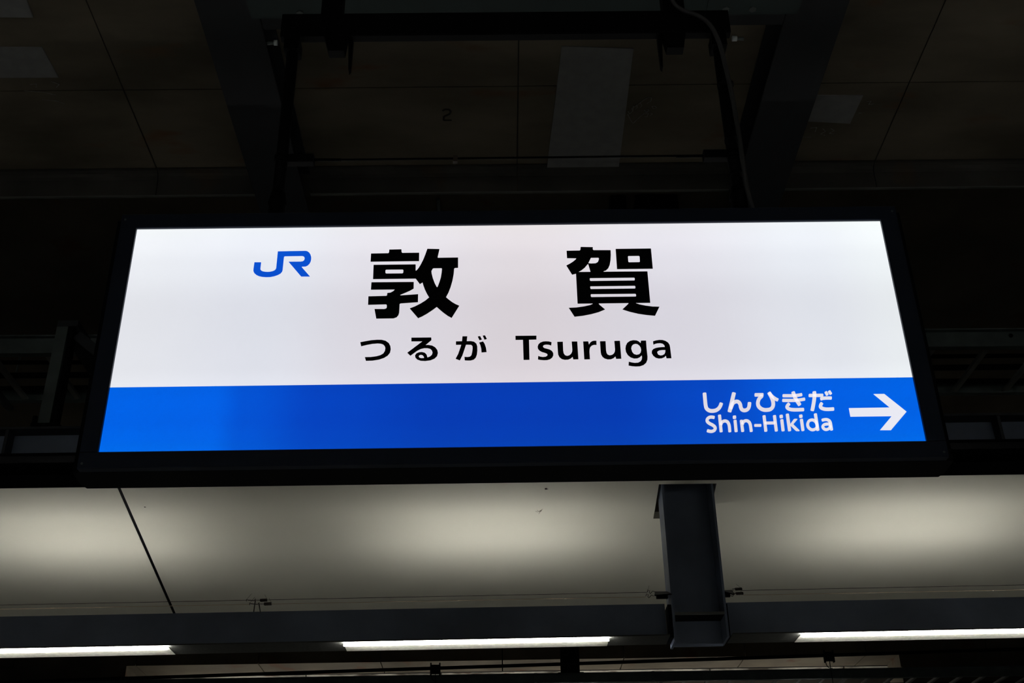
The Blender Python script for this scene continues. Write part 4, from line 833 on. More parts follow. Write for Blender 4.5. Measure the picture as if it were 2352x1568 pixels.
('hiragana_character',None,'white',[{"strip":[[[711.8,121.7],[743.4,121.6]],[[712.9,130.0],[744.5,129.9]]]},[[[711.8,121.7],[710.9,122.0],[710.4,122.7],[710.2,123.7],[710.8,127.9],[711.2,128.9],[712.0,129.7],[712.9,130.0]]],[[[743.4,121.6],[744.4,121.9],[745.1,122.6],[745.5,123.7],[746.1,127.8],[746.0,128.8],[745.4,129.6],[744.5,129.9]]],{"strip":[[[720.9,133.9],[720.9,133.7],[720.8,132.0],[720.7,130.2],[720.6,128.5],[720.4,126.8],[720.1,125.1],[719.8,123.3],[719.4,121.3],[718.9,119.0],[718.2,116.4],[717.5,113.6],[716.7,110.6],[715.9,107.5],[714.9,104.2],[713.7,100.5],[712.4,96.2],[711.0,91.9],[709.7,88.2],[709.6,88.0]],[[729.7,135.0],[729.7,134.8],[729.7,132.9],[729.5,130.8],[729.3,128.7],[729.1,126.7],[728.8,124.7],[728.4,122.6],[727.9,120.4],[727.4,117.9],[726.7,115.2],[726.0,112.3],[725.1,109.1],[724.2,105.9],[723.2,102.4],[722.0,98.6],[720.6,94.2],[719.2,89.9],[717.9,86.2],[717.8,85.9]]]},[[[720.9,133.9],[721.2,135.2],[722.1,136.1],[723.2,136.6],[727.6,137.2],[728.7,137.0],[729.5,136.2],[729.7,135.0]]],[[[709.6,88.0],[709.5,86.7],[710.0,85.7],[710.9,85.1],[715.0,84.1],[716.1,84.1],[717.2,84.8],[717.8,85.9]]],{"strip":[[[739.6,112.4],[739.8,112.5],[741.2,113.0],[742.6,113.4],[743.9,113.7],[745.4,113.9],[747.0,114.0],[748.7,114.2],[750.6,114.3],[752.6,114.3],[754.9,114.3],[757.7,114.3],[760.4,114.2],[762.7,114.2]],[[738.4,120.3],[738.6,120.4],[740.2,120.9],[742.0,121.4],[743.8,121.8],[745.6,122.1],[747.5,122.3],[749.4,122.4],[751.4,122.5],[753.6,122.6],[756.1,122.6],[758.9,122.6],[761.7,122.5],[764.0,122.4]]]},[[[739.6,112.4],[738.6,112.4],[737.8,112.8],[737.4,113.7],[736.8,117.7],[736.9,118.7],[737.5,119.7],[738.4,120.3]]],[[[762.7,114.2],[763.7,114.4],[764.4,115.2],[764.9,116.2],[765.5,120.3],[765.4,121.4],[764.9,122.1],[764.0,122.4]]],{"strip":[[[736.0,107.0],[736.0,106.9],[734.9,105.6],[733.7,104.1],[732.7,102.5],[732.0,100.9],[731.4,99.4],[730.9,97.9],[730.7,96.2],[730.7,94.5],[731.0,92.9],[731.6,91.4],[732.3,90.1],[733.3,89.0],[734.5,88.0],[735.8,87.2],[737.2,86.5],[738.7,85.8],[740.4,85.3],[742.1,84.9],[743.8,84.5],[745.6,84.3],[747.5,84.2],[749.5,84.1],[751.8,84.1],[754.6,84.1],[757.9,84.3],[761.2,84.4],[764.0,84.6],[764.0,84.6]],[[741.5,101.5],[741.5,101.5],[740.6,100.4],[739.8,99.4],[739.4,98.7],[739.1,98.1],[738.9,97.5],[738.7,97.1],[738.7,96.8],[738.7,96.7],[738.7,96.5],[738.8,96.4],[738.9,96.2],[739.2,95.9],[739.6,95.5],[740.2,95.1],[741.2,94.6],[742.2,94.2],[743.5,93.8],[744.8,93.5],[746.1,93.2],[747.5,93.0],[749.1,92.9],[750.9,92.9],[753.0,92.8],[755.6,92.9],[758.7,93.0],[762.0,93.2],[764.9,93.4],[764.9,93.4]]]},[[[736.0,107.0],[736.9,107.6],[738.0,107.8],[738.9,107.3],[741.6,104.6],[742.1,103.7],[742.1,102.6],[741.5,101.5]]],[[[764.0,84.6],[765.1,85.0],[765.9,85.8],[766.2,86.9],[766.6,91.3],[766.5,92.4],[765.8,93.1],[764.9,93.4]]],{"strip":[[[750.1,132.6],[752.4,125.5]],[[756.3,135.9],[758.6,128.9]]]},[[[750.1,132.6],[750.0,133.5],[750.4,134.4],[751.1,135.0],[754.2,136.7],[755.0,136.9],[755.8,136.6],[756.3,135.9]]],[[[752.4,125.5],[752.9,124.8],[753.7,124.6],[754.5,124.8],[757.6,126.4],[758.3,127.1],[758.7,127.9],[758.6,128.9]]],{"strip":[[[758.6,134.4],[761.5,127.6]],[[764.6,138.2],[767.5,131.4]]]},[[[758.6,134.4],[758.4,135.3],[758.8,136.2],[759.4,136.9],[762.4,138.8],[763.3,139.1],[764.0,138.9],[764.6,138.2]]],[[[761.5,127.6],[762.0,127.0],[762.8,126.8],[763.6,127.0],[766.6,129.0],[767.3,129.7],[767.6,130.6],[767.5,131.4]]]]),
('letter',None,'white',[{"strip":[[[477.6,74.8],[476.3,75.0],[474.1,75.5],[471.8,75.8],[469.6,75.8],[467.6,75.6],[465.8,75.1],[464.1,74.4],[462.6,73.6],[461.2,72.7],[459.9,71.5],[458.7,70.2],[457.6,68.7],[456.8,67.1],[456.1,65.2],[455.9,63.3],[455.9,61.5],[456.2,59.9],[456.8,58.3],[457.5,56.8],[458.5,55.4],[459.6,54.2],[460.8,53.1],[462.0,52.1],[463.2,51.2],[464.5,50.3],[465.8,49.6],[466.9,49.0],[468.0,48.4],[468.8,47.8],[469.7,47.1],[470.6,46.4],[471.4,45.7],[472.0,45.1],[472.4,44.5],[472.8,43.9],[473.0,43.3],[473.2,42.8],[473.3,42.4],[473.3,42.3],[473.2,42.0],[473.0,41.5],[472.7,41.0],[472.3,40.5],[472.0,40.1],[471.5,39.8],[470.8,39.4],[470.0,39.0],[469.1,38.7],[468.2,38.5],[467.5,38.3],[466.9,38.3],[466.2,38.3],[465.3,38.4],[464.4,38.6],[463.2,38.8],[461.7,39.3],[460.2,39.8],[459.5,40.0]],[[475.6,66.9],[474.3,67.2],[472.3,67.6],[470.5,67.8],[469.1,67.9],[468.2,67.8],[467.3,67.5],[466.4,67.2],[465.6,66.7],[465.0,66.3],[464.4,65.8],[463.9,65.2],[463.5,64.6],[463.2,64.2],[463.1,63.9],[463.1,63.6],[463.1,63.2],[463.2,62.7],[463.4,62.1],[463.7,61.5],[464.1,61.0],[464.7,60.3],[465.6,59.5],[466.6,58.7],[467.6,57.9],[468.5,57.3],[469.5,56.7],[470.7,56.1],[471.9,55.4],[473.2,54.6],[474.3,53.7],[475.4,52.8],[476.5,51.8],[477.5,50.7],[478.4,49.5],[479.2,48.2],[479.8,46.8],[480.2,45.3],[480.4,43.7],[480.4,41.8],[480.0,40.1],[479.3,38.4],[478.4,36.9],[477.4,35.5],[476.2,34.2],[474.8,33.2],[473.3,32.3],[471.8,31.7],[470.4,31.2],[469.0,30.8],[467.6,30.6],[466.3,30.5],[465.0,30.5],[463.8,30.6],[462.4,30.8],[460.9,31.2],[459.2,31.7],[457.5,32.2],[456.8,32.5]]]},[[[477.6,74.8],[478.4,74.3],[478.9,73.5],[478.9,72.4],[477.9,68.5],[477.4,67.6],[476.6,67.0],[475.6,66.9]]],[[[459.5,40.0],[458.6,40.0],[457.7,39.5],[457.2,38.7],[455.8,34.9],[455.7,33.9],[456.1,33.0],[456.8,32.5]]]]),
('letter',None,'white',[{"strip":[[[486.9,75.5],[486.4,33.6]],[[494.2,76.1],[493.6,34.3]]]},[[[486.9,75.5],[487.2,76.5],[487.9,77.3],[488.8,77.6],[492.4,78.0],[493.3,77.8],[494.0,77.1],[494.2,76.1]]],[[[486.4,33.6],[486.6,32.7],[487.3,32.0],[488.2,31.9],[491.7,32.2],[492.7,32.5],[493.3,33.3],[493.6,34.3]]],{"strip":[[[494.6,50.7],[494.9,51.4],[495.6,53.1],[496.2,54.4],[496.7,55.2],[497.1,55.6],[497.6,56.0],[498.3,56.4],[499.0,56.7],[499.7,57.0],[500.3,57.3],[500.9,57.4],[501.4,57.4],[501.9,57.4],[502.4,57.3],[502.9,57.1],[503.5,56.8],[504.1,56.5],[504.6,56.1],[505.0,55.7],[505.4,55.2],[505.8,54.5],[506.1,53.7],[506.4,52.8],[506.7,51.7],[506.9,50.7],[507.1,49.7],[507.2,48.5],[507.3,47.1],[507.3,45.2],[507.3,42.7],[507.2,39.6],[507.1,36.4],[507.0,33.5],[507.0,33.4]],[[488.3,53.1],[488.6,53.9],[489.4,55.8],[490.3,57.8],[491.5,59.7],[492.9,61.2],[494.3,62.3],[495.7,63.2],[496.9,63.8],[498.1,64.3],[499.4,64.7],[500.7,65.0],[502.0,65.1],[503.3,65.0],[504.6,64.8],[505.8,64.4],[507.0,63.9],[508.2,63.2],[509.3,62.3],[510.4,61.2],[511.3,60.0],[512.0,58.7],[512.6,57.3],[513.1,55.9],[513.5,54.4],[513.8,53.0],[514.0,51.5],[514.2,49.9],[514.3,48.1],[514.3,46.1],[514.3,43.4],[514.2,40.2],[514.1,36.9],[514.0,34.0],[514.0,33.9]]]},[[[494.6,50.7],[494.1,49.8],[493.2,49.4],[492.3,49.5],[489.1,50.7],[488.4,51.2],[488.1,52.1],[488.3,53.1]]],[[[507.0,33.4],[507.2,32.5],[507.8,31.8],[508.7,31.6],[512.2,31.9],[513.0,32.2],[513.7,32.9],[514.0,33.9]]]]),
('letter',None,'white',[{"strip":[[[522.4,61.3],[521.9,33.5]],[[529.6,62.0],[529.1,34.2]]]},[[[522.4,61.3],[522.6,62.3],[523.3,63.1],[524.2,63.4],[527.8,63.8],[528.7,63.6],[529.4,62.9],[529.6,62.0]]],[[[521.9,33.5],[522.2,32.6],[522.8,31.9],[523.7,31.7],[527.3,32.1],[528.2,32.5],[528.9,33.2],[529.1,34.2]]],{"strip":[[[521.7,72.4],[521.6,68.1]],[[529.6,73.1],[529.5,68.9]]]},[[[521.7,72.4],[522.0,73.5],[522.7,74.4],[523.7,74.8],[527.7,75.1],[528.7,74.9],[529.4,74.2],[529.6,73.1]]],[[[521.6,68.1],[521.8,67.1],[522.5,66.4],[523.5,66.2],[527.5,66.5],[528.5,66.9],[529.2,67.7],[529.5,68.9]]]]),
('letter',None,'white',[{"strip":[[[537.4,61.0],[537.5,33.6]],[[544.5,61.9],[544.6,34.5]]]},[[[537.4,61.0],[537.7,62.0],[538.3,62.8],[539.2,63.2],[542.8,63.6],[543.6,63.4],[544.3,62.8],[544.5,61.9]]],[[[537.5,33.6],[537.7,32.7],[538.4,32.0],[539.3,31.9],[542.8,32.3],[543.7,32.7],[544.3,33.5],[544.6,34.5]]],{"strip":[[[546.0,51.5],[546.3,52.1],[546.9,53.7],[547.6,55.0],[548.0,55.7],[548.4,56.0],[548.8,56.3],[549.2,56.6],[549.8,56.9],[550.4,57.1],[551.0,57.2],[551.6,57.3],[552.2,57.3],[552.8,57.2],[553.3,57.1],[553.8,56.8],[554.4,56.4],[555.0,56.0],[555.5,55.4],[556.0,54.9],[556.3,54.3],[556.6,53.5],[556.9,52.6],[557.2,51.5],[557.4,50.4],[557.5,49.4],[557.6,48.2],[557.7,47.0],[557.7,45.4],[557.7,43.6],[557.8,41.3],[557.8,38.5],[557.8,35.6],[557.8,33.3]],[[539.7,54.1],[540.0,54.8],[540.8,56.6],[541.7,58.5],[542.9,60.2],[544.2,61.6],[545.5,62.7],[546.9,63.5],[548.1,64.1],[549.4,64.5],[550.7,64.8],[552.1,64.9],[553.5,64.9],[554.9,64.7],[556.2,64.3],[557.5,63.7],[558.7,63.0],[559.9,62.1],[560.9,61.0],[561.8,59.8],[562.6,58.4],[563.2,57.0],[563.6,55.6],[564.0,54.1],[564.3,52.6],[564.5,51.1],[564.6,49.6],[564.7,48.1],[564.7,46.5],[564.7,44.6],[564.8,42.2],[564.8,39.4],[564.8,36.5],[564.8,34.1]]]},[[[546.0,51.5],[545.4,50.7],[544.5,50.2],[543.6,50.3],[540.5,51.6],[539.8,52.2],[539.5,53.1],[539.7,54.1]]],[[[557.8,33.3],[558.0,32.4],[558.7,31.7],[559.5,31.6],[563.0,32.0],[563.9,32.4],[564.5,33.2],[564.8,34.1]]]]),
('letter',None,'white',[{"strip":[[[571.3,45.1],[585.1,44.9]],[[572.1,51.9],[585.9,51.7]]]},[[[571.3,45.1],[570.6,45.4],[570.1,46.0],[570.0,46.8],[570.4,50.2],[570.7,51.0],[571.3,51.7],[572.1,51.9]]],[[[585.1,44.9],[585.9,45.1],[586.5,45.8],[586.8,46.6],[587.2,50.0],[587.1,50.8],[586.6,51.4],[585.9,51.7]]]]),
('letter',None,'white',[{"strip":[[[592.8,72.2],[592.3,33.4]],[[600.1,73.0],[599.5,34.3]]]},[[[592.8,72.2],[593.1,73.2],[593.8,74.0],[594.7,74.4],[598.3,74.8],[599.2,74.7],[599.9,74.0],[600.1,73.0]]],[[[592.3,33.4],[592.5,32.5],[593.2,31.8],[594.1,31.7],[597.7,32.1],[598.6,32.5],[599.2,33.3],[599.5,34.3]]],{"strip":[[[617.6,72.2],[617.2,33.7]],[[624.9,73.1],[624.4,34.6]]]},[[[617.6,72.2],[617.9,73.3],[618.6,74.1],[619.5,74.4],[623.1,74.9],[624.0,74.7],[624.7,74.1],[624.9,73.1]]],[[[617.2,33.7],[617.4,32.8],[618.0,32.1],[618.9,32.0],[622.6,32.4],[623.5,32.8],[624.1,33.6],[624.4,34.6]]],{"strip":[[[596.4,50.7],[619.3,50.7]],[[597.2,58.0],[620.1,57.9]]]},[[[596.4,50.7],[595.6,51.0],[595.0,51.6],[594.9,52.5],[595.3,56.2],[595.6,57.1],[596.3,57.7],[597.2,58.0]]],[[[619.3,50.7],[620.1,50.9],[620.8,51.6],[621.1,52.5],[621.5,56.1],[621.4,57.0],[620.9,57.7],[620.1,57.9]]]]),
('letter',None,'white',[{"strip":[[[633.7,61.2],[633.2,33.9]],[[641.0,62.1],[640.5,34.7]]]},[[[633.7,61.2],[634.0,62.3],[634.7,63.1],[635.6,63.4],[639.2,63.9],[640.1,63.7],[640.8,63.1],[641.0,62.1]]],[[[633.2,33.9],[633.5,32.9],[634.1,32.3],[635.0,32.2],[638.6,32.6],[639.5,33.0],[640.2,33.7],[640.5,34.7]]],{"strip":[[[633.3,72.7],[633.2,68.3]],[[641.2,73.5],[641.1,69.2]]]},[[[633.3,72.7],[633.6,73.8],[634.3,74.6],[635.3,75.0],[639.3,75.5],[640.3,75.3],[641.0,74.6],[641.2,73.5]]],[[[633.2,68.3],[633.4,67.2],[634.1,66.5],[635.1,66.3],[639.1,66.8],[640.1,67.2],[640.8,68.0],[641.1,69.2]]]]),
('letter',None,'white',[[[[656.5,51.4],[666.0,63.2],[668.4,64.2],[674.0,64.1],[674.6,62.7],[663.1,50.1],[675.5,34.3],[675.7,32.8],[674.1,32.2],[668.5,32.4],[666.5,33.6],[656.0,47.3]]],{"strip":[[[648.8,75.4],[648.6,33.8]],[[656.3,76.4],[656.0,34.8]]]},[[[648.8,75.4],[649.1,76.5],[649.8,77.3],[650.7,77.7],[654.4,78.2],[655.4,78.1],[656.0,77.4],[656.3,76.4]]],[[[648.6,33.8],[648.8,32.8],[649.5,32.2],[650.4,32.1],[654.1,32.6],[655.0,32.9],[655.7,33.8],[656.0,34.8]]]]),
('letter',None,'white',[{"strip":[[[680.6,61.3],[680.3,33.8]],[[687.9,62.3],[687.5,34.8]]]},[[[680.6,61.3],[680.8,62.4],[681.5,63.2],[682.4,63.6],[686.1,64.1],[687.0,63.9],[687.6,63.3],[687.9,62.3]]],[[[680.3,33.8],[680.5,32.9],[681.1,32.2],[682.0,32.1],[685.7,32.6],[686.6,33.0],[687.2,33.8],[687.5,34.8]]],{"strip":[[[680.1,72.6],[680.0,68.3]],[[688.1,73.6],[688.0,69.3]]]},[[[680.1,72.6],[680.4,73.7],[681.2,74.6],[682.2,75.0],[686.2,75.5],[687.2,75.3],[687.9,74.6],[688.1,73.6]]],[[[680.0,68.3],[680.3,67.3],[681.0,66.6],[682.0,66.4],[685.9,66.9],[687.0,67.3],[687.7,68.2],[688.0,69.3]]]]),
('letter',None,'white',[{"strip":[[[715.9,75.3],[715.7,33.8]],[[723.2,76.4],[723.0,34.9]]]},[[[715.9,75.3],[716.1,76.3],[716.8,77.1],[717.7,77.6],[721.4,78.1],[722.3,78.0],[722.9,77.4],[723.2,76.4]]],[[[715.7,33.8],[716.0,32.9],[716.6,32.3],[717.5,32.1],[721.1,32.7],[722.0,33.1],[722.7,33.9],[723.0,34.9]]],{"strip":[[[708.7,64.6],[707.0,64.3],[705.2,63.8],[703.3,63.1],[701.5,62.1],[699.8,60.8],[698.3,59.2],[697.0,57.4],[696.0,55.6],[695.2,53.7],[694.5,51.9],[694.1,50.0],[693.8,48.0],[693.8,46.1],[693.9,44.3],[694.2,42.5],[694.7,40.8],[695.4,39.2],[696.3,37.7],[697.2,36.4],[698.3,35.2],[699.5,34.2],[700.8,33.2],[702.2,32.4],[703.8,31.8],[705.5,31.5],[707.2,31.4],[709.0,31.7],[710.7,32.1],[712.4,32.7],[713.9,33.4],[715.4,34.3],[716.8,35.3],[718.2,36.5],[719.4,37.9],[720.5,39.5],[721.3,41.3],[721.9,43.1],[722.2,44.8],[722.4,46.5],[722.5,48.1],[722.4,49.7],[722.3,51.3],[722.0,53.0],[721.6,54.6],[721.1,56.1],[720.4,57.5],[719.6,58.9],[718.6,60.2],[717.5,61.3],[716.3,62.3],[715.0,63.2],[713.6,63.8],[712.1,64.3],[710.4,64.6]],[[708.2,57.3],[707.3,57.2],[706.2,56.9],[705.2,56.5],[704.3,56.0],[703.6,55.5],[703.0,54.9],[702.4,54.0],[701.8,52.9],[701.3,51.7],[700.9,50.6],[700.6,49.5],[700.5,48.4],[700.4,47.2],[700.5,46.1],[700.6,45.1],[700.9,44.2],[701.3,43.3],[701.9,42.4],[702.5,41.5],[703.1,40.8],[703.9,40.2],[704.7,39.6],[705.5,39.1],[706.3,38.8],[707.1,38.6],[707.8,38.6],[708.8,38.8],[709.8,39.0],[710.9,39.4],[711.8,39.8],[712.6,40.3],[713.4,40.9],[714.1,41.5],[714.6,42.1],[715.0,42.6],[715.2,43.2],[715.5,43.9],[715.6,44.9],[715.8,46.0],[715.8,47.1],[715.8,48.2],[715.7,49.3],[715.5,50.4],[715.3,51.4],[714.9,52.3],[714.5,53.2],[714.0,54.1],[713.4,54.9],[712.8,55.6],[712.1,56.1],[711.4,56.6],[710.6,56.9],[709.8,57.2],[709.0,57.3]]],"ring":1}]),
('letter',None,'white',[{"strip":[[[734.5,56.4],[734.8,56.5],[736.2,56.9],[737.5,57.3],[738.6,57.5],[739.6,57.7],[740.7,57.8],[741.7,57.8],[742.5,57.8],[743.3,57.7],[744.2,57.4],[745.0,57.0],[745.9,56.5],[746.6,56.0],[747.1,55.5],[747.5,55.0],[747.8,54.4],[748.1,53.6],[748.4,52.7],[748.6,51.7],[748.7,50.9],[748.7,50.1],[748.7,49.0],[748.7,47.6],[748.6,45.7],[748.7,43.2],[748.7,40.2],[748.7,37.0],[748.7,34.1],[748.7,34.0]],[[733.4,63.5],[733.8,63.6],[735.3,64.1],[736.9,64.5],[738.5,64.9],[739.9,65.1],[741.3,65.2],[742.7,65.3],[744.3,65.2],[745.8,64.9],[747.2,64.5],[748.6,63.9],[750.0,63.1],[751.2,62.2],[752.4,61.1],[753.3,59.8],[754.0,58.4],[754.6,57.0],[755.0,55.6],[755.3,54.1],[755.5,52.7],[755.5,51.3],[755.5,50.0],[755.5,48.6],[755.5,46.9],[755.5,44.4],[755.5,41.3],[755.5,38.1],[755.5,35.3],[755.5,35.1]]]},[[[734.5,56.4],[733.6,56.3],[732.9,56.8],[732.5,57.6],[732.0,61.2],[732.1,62.1],[732.6,63.0],[733.4,63.5]]],[[[748.7,34.0],[748.9,33.1],[749.5,32.6],[750.4,32.5],[753.8,33.0],[754.6,33.4],[755.3,34.2],[755.5,35.1]]],{"strip":[[[749.9,53.2],[748.8,53.3],[746.8,53.3],[744.8,53.2],[743.0,53.1],[741.5,53.0],[740.1,52.8],[738.6,52.5],[737.1,52.1],[735.6,51.4],[734.1,50.5],[732.8,49.5],[731.5,48.2],[730.4,46.8],[729.5,44.9],[729.1,43.0],[729.1,41.2],[729.3,39.5],[729.8,38.0],[730.5,36.5],[731.4,35.3],[732.5,34.2],[733.7,33.2],[735.0,32.5],[736.5,31.9],[738.1,31.7],[739.6,31.7],[741.1,32.0],[742.4,32.3],[743.7,32.8],[744.9,33.3],[746.2,33.9],[747.7,34.7],[749.1,35.9],[750.5,37.4],[751.6,39.4],[752.5,41.3],[753.1,43.2],[753.3,43.9]],[[748.9,46.0],[747.7,46.0],[745.9,46.0],[744.1,46.0],[742.5,45.9],[741.2,45.8],[740.0,45.6],[739.0,45.4],[738.2,45.2],[737.7,45.0],[737.1,44.6],[736.5,44.1],[736.0,43.7],[735.8,43.4],[735.7,43.3],[735.7,43.2],[735.7,42.8],[735.8,42.1],[736.0,41.5],[736.2,41.0],[736.6,40.6],[737.1,40.0],[737.7,39.5],[738.4,39.1],[738.9,38.9],[739.4,38.9],[740.0,38.9],[740.7,39.0],[741.5,39.2],[742.4,39.6],[743.3,39.9],[744.1,40.3],[744.8,40.7],[745.2,41.0],[745.5,41.3],[745.8,41.9],[746.3,43.1],[746.8,44.6],[747.0,45.3]]]},[[[749.9,53.2],[750.7,53.0],[751.2,52.3],[751.3,51.4],[750.8,47.8],[750.4,46.9],[749.7,46.2],[748.9,46.0]]],[[[753.3,43.9],[753.3,44.8],[753.0,45.6],[752.3,46.0],[749.1,46.7],[748.3,46.6],[747.5,46.1],[747.0,45.3]]]]),
('arrow','white arrow pointing right','white',[[[[801.9,90.5],[900.5,90.8],[867.3,127.3],[893.1,127.2],[938.2,79.2],[892.6,31.6],[866.5,32.0],[900.7,68.2],[802.1,68.3]]]])]

GM = {'black': m_letterblack, 'white': m_letterwhite, 'blue': m_logoblue}
for n_, l_, c_, p_ in GLYPHS:
    glyph(n_, l_, GM[c_], p_)

# ---------------------------------------------------------------- hanger frame that carries the sign
hf = thing('hanger_frame', (0.033, 2.54, 1.80), 'black tubular hanger frame above the station sign', 'hanger')
for x in (-0.588, 0.652):
    MB().tube([(x, 2.545, 1.8035), (x, 2.545, 2.442)], 0.0165, 14).build('hanger_pipe', m_black, hf)
    MB().tube([(x, 2.545, 1.8035), (x, 2.545, 1.815), (x, 2.545, 1.818), (x, 2.545, 1.86), (x, 2.545, 1.865), (x, 2.545, 1.90)], [0.03, 0.03, 0.022, 0.022, 0.026, 0.019], 14).build('coupling', m_black, hf)
    MB().box(x - 0.022, x + 0.022, 2.520, 2.570, 2.40, 2.4425).build('clamp', m_black, hf)
MB().box(-0.622, 0.688, 2.514, 2.546, 2.443, 2.532, bev=0.004).build('top_bar', m_black, hf)
for x, s in ((0.686, 1), (-0.622, -1)):
    MB().tube([(x - 0.002, 2.50, 2.402), (x + s * 0.012, 2.50, 2.402)], 0.008, 8).build('bolt', m_bolt, hf)
    MB().tube([(x + s * 0.012, 2.50, 2.402), (x + s * 0.032, 2.50, 2.400)], 0.005, 8).build('bolt_shank', m_galv, hf)
for x0, x1, fx, s in ((-0.520, -0.450, -0.418, 1), (0.500, 0.572, 0.480, -1)):
    xc = (x0 + x1) / 2
    MB().box(x0 + 0.004, x1 - 0.004, 2.5465, 2.59, 2.49, 3.199).build('upright', m_black, hf)
    MB().prism_y([(x0 + 0.028 - 0.004, 2.446), (x1 + 0.026 - 0.004, 2.446), (x1 + 0.016, 2.385), (x0 + 0.040, 2.385)] if s > 0 else
                 [(x0 - 0.012, 2.446), (x1 - 0.016, 2.446), (x1 - 0.026, 2.385), (x0 - 0.002, 2.385)], 2.516, 2.546).build('saddle', m_black, hf)
    MB().prism_y([(fx - 0.009 * s, 2.446), (fx + 0.005 * s, 2.446), (fx + 0.003 * s, 2.330), (fx - 0.002 * s, 2.323)], 2.53, 2.55).build('fin', m_black, hf)
    MB().box(x0 - 0.03, x1 + 0.03, 2.58, 2.98, 3.180, 3.199).build('top_plate', m_black, hf)

tr = hf
MB().tube([(-0.57, 2.545, 2.012), (0.636, 2.545, 2.014)], 0.0030, 8).build('tie_rod', m_black, tr)
for x0, x1, s in ((-0.570, -0.500, 1), (0.570, 0.635, -1)):
    MB().box(x0, x1, 2.530, 2.560, 1.999, 2.026, bev=0.004).build('turnbuckle', m_black, tr)
    xx = x1 if s > 0 else x0
    MB().tube([(xx, 2.545, 2.013), (xx + s * 0.075, 2.545, 2.012)], 0.0042, 8).build('sleeve', m_black, tr)
MB().box(-0.118, -0.106, 2.540, 2.550, 2.000, 2.020).build('tag', m_spring, tr)
for x in (-0.588, 0.652):
    MB().tube([(x, 2.545, 2.002), (x, 2.545, 2.024)], 0.021, 12).build('pipe_clamp', m_black, tr)

t = thing('power_cable', (0.67, 2.50, 1.78), 'grey power cable curving down beside the right hanger pipe', 'cable')
pts = [(0.515, 2.49, 2.75), (0.518, 2.49, 2.60), (0.524, 2.49, 2.540), (0.548, 2.49, 2.506), (0.588, 2.49, 2.485), (0.622, 2.49, 2.450), (0.640, 2.49, 2.391), (0.650, 2.494, 2.324), (0.662, 2.50, 2.163), (0.666, 2.505, 1.995), (0.668, 2.51, 1.892), (0.676, 2.52, 1.830), (0.690, 2.54, 1.800)]


def smooth(p, n=4):
    out = []
    for i in range(len(p) - 1):
        g = [Vector(p[min(max(k, 0), len(p) - 1)]) for k in (i - 1, i, i + 1, i + 2)]
        for k in range(n):
            u = k / n
            out.append(0.5 * (2 * g[1] + (g[2] - g[0]) * u + (2 * g[0] - 5 * g[1] + 4 * g[2] - g[3]) * u * u + (3 * g[1] - g[0] - 3 * g[2] + g[3]) * u ** 3))
    out.append(Vector(p[-1]))
    return out


MB().tube(smooth(pts), 0.0065, 10).build('sheath', m_cable, t)
for z in (2.25, 2.05, 1.93):
    MB().tube([(0.654, 2.53, z), (0.654, 2.53, z + 0.006)], 0.024, 12).build('cable_tie', m_black, t)

# ---------------------------------------------------------------- the far side, across the tracks
FY = 13.0
tag(MB().box(-14, 14, 14.2, 14.5, 2.4, SLAB - 0.002).build('wall_far', m_slabback), 'streaked pale concrete wall far beyond the canopy', kind='structure')
wf = bpy.data.objects['wall_far']
# board courses of the far wall, each a piece of its own
for r_, (z0, z1) in enumerate(((3.375, 3.438), (3.443, 3.505), (3.510, SLAB - 0.004))):
    for c_ in range(7):
        x0 = -5.6 + c_ * 1.62 + (0.35 if r_ % 2 else 0.0)
        MB().box(x0 + 0.008, x0 + 1.612, 14.185 - 0.004 * (c_ % 3), 14.199, z0, z1).build('board', m_fascia, wf, origin=ORG[wf.name])
fb = thing('far_beam', (0, FY, 3.27), 'dark concrete downstand beam far behind the lamp beam', 'beam')
for k in range(-7, 8):
    MB().box(k * 1.35 + 0.006, (k + 1) * 1.35 - 0.006, FY, FY + 0.5, 3.275, SLAB - 0.002).build('beam_block', m_farbeam, fb)
MB().box(-10.8, 10.8, FY + 0.505, FY + 0.56, 3.28, SLAB - 0.002).build('backing', m_black, fb)
for x0, x1, lab in ((-13, -4.15, 'dark concrete wall block at the left of the far wall'), (4.41, 13, 'dark concrete wall block at the right of the far wall')):
    t = thing('pier', ((x0 + x1) / 2, FY, 1.0), lab, 'pier')
    MB().box(x0, x1, FY + 0.0, FY + 0.45, -2.7, 3.272).build('body', m_farbeam, t)
    MB().box(x0, x1, FY - 0.03, FY - 0.001, 3.10, 3.13).build('drip_strip', m_farbeam, t)
# the lamps of the far platform, just below what the eye sees
for x, w_ in ((-3.2, 'first'), (-1.9, 'second'), (-0.4, 'third'), (0.9, 'fourth'), (2.3, 'fifth'), (3.5, 'sixth')):
    t = thing('far_lamp', (x, 13.62, 2.30), 'batten lamp of the far platform, %s from the left' % w_, 'lamp', 'batten lamps of the far platform')
    MB().box(x - 0.35, x + 0.35, 13.60, 13.66, 2.30, 2.34).build('diffuser', m_farlamp, t)
    MB().box(x - 0.37, x + 0.37, 13.58, 13.60, 2.28, 2.35).build('housing', m_galv, t)

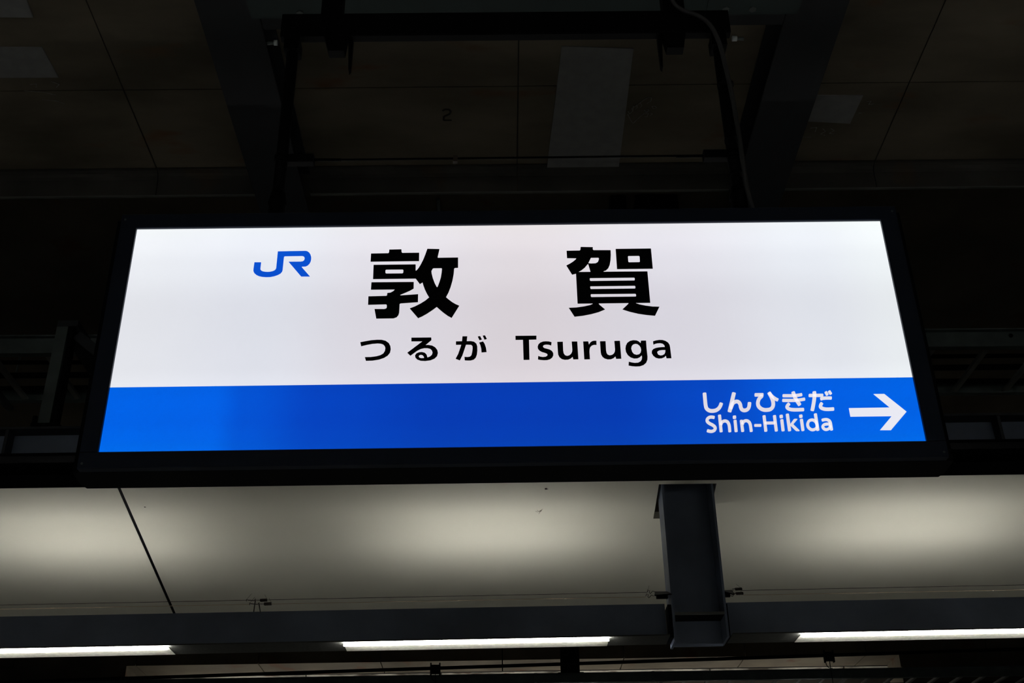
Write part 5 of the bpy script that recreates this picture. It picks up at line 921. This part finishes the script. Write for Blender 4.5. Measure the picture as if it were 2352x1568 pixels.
# messenger pipe with fittings crossing in front of the far wall
t = thing('messenger_cable', (0, 9.0, 2.2), 'thick black cable with fittings crossing in front of the far wall', 'cable')
cz = lambda x: 9.0 * (0.2478 + 0.01715 * (x / 9.0 - 0.049))
MB().tube([(x, 9.0, cz(x)) for x in (-5.5, -3, 0, 3, 5.5)], 0.0135, 10).build('cable', m_black, t)
for px in (-0.057 * 9, 0.279 * 9):
    z = cz(px)
    MB().box(px - 0.033, px + 0.033, 8.975, 9.025, z - 0.042, z + 0.022, bev=0.006).build('fitting', m_black, t)
    for s in (-1, 1):
        MB().box(px + s * 0.034 - 0.005, px + s * 0.034 + 0.005, 8.985, 9.015, z - 0.055, z + 0.038).build('lug', m_black, t)
    MB().tube([(px, 9, z - 0.03), (px + 0.006, 9, z - 0.5)], 0.003, 6).build('drop_wire', m_black, t)
    MB().tube(smooth([(px - 0.03, 9, z - 0.04), (px - 0.026, 9, z - 0.075), (px - 0.010, 9, z - 0.095), (px + 0.016, 9, z - 0.098)]), 0.003, 6).build('loop', m_black, t)

# far post on the far cable rack
t = thing('far_post', (0.57 * 1.2, 12.0, 2.86), 'black steel post in front of the far wall', 'post')
MB().box(0.598, 0.785, 11.96, 11.975, 2.875, SLAB - 0.002).build('flange', m_black, t)
MB().box(0.680, 0.692, 11.975, 12.12, 2.875, SLAB - 0.002).build('web', m_black, t)
MB().box(0.598, 0.785, 12.12, 12.135, 2.875, SLAB - 0.002).build('flange', m_black, t)
MB().prism_y([(0.555, 2.862), (0.830, 2.862), (0.82, 2.874), (0.565, 2.874)], 11.93, 12.15).build('foot_plate', m_black, t)
rk2 = cable_rack('far cable rack crossing the bottom of the view', -9.6, 9.6, 11.90, 12.9, 2.765, 0.09, [0.9 + 0.235 * k for k in range(-30, 36)], (0, 0, 0), rung_w=0.03)
for x in (-3.8, 0.32, 1.5, 4.1, 6.7):
    MB().box(x, x + 0.03, 11.868, 11.90, 2.765, 2.857).build('splice', m_galv, rk2)
for x in (-8.6, 8.8):
    MB().tube([(x, 11.86, 2.76), (x, 11.86, SLAB)], 0.008, 6).build('hanger_rod', m_galv, rk2)
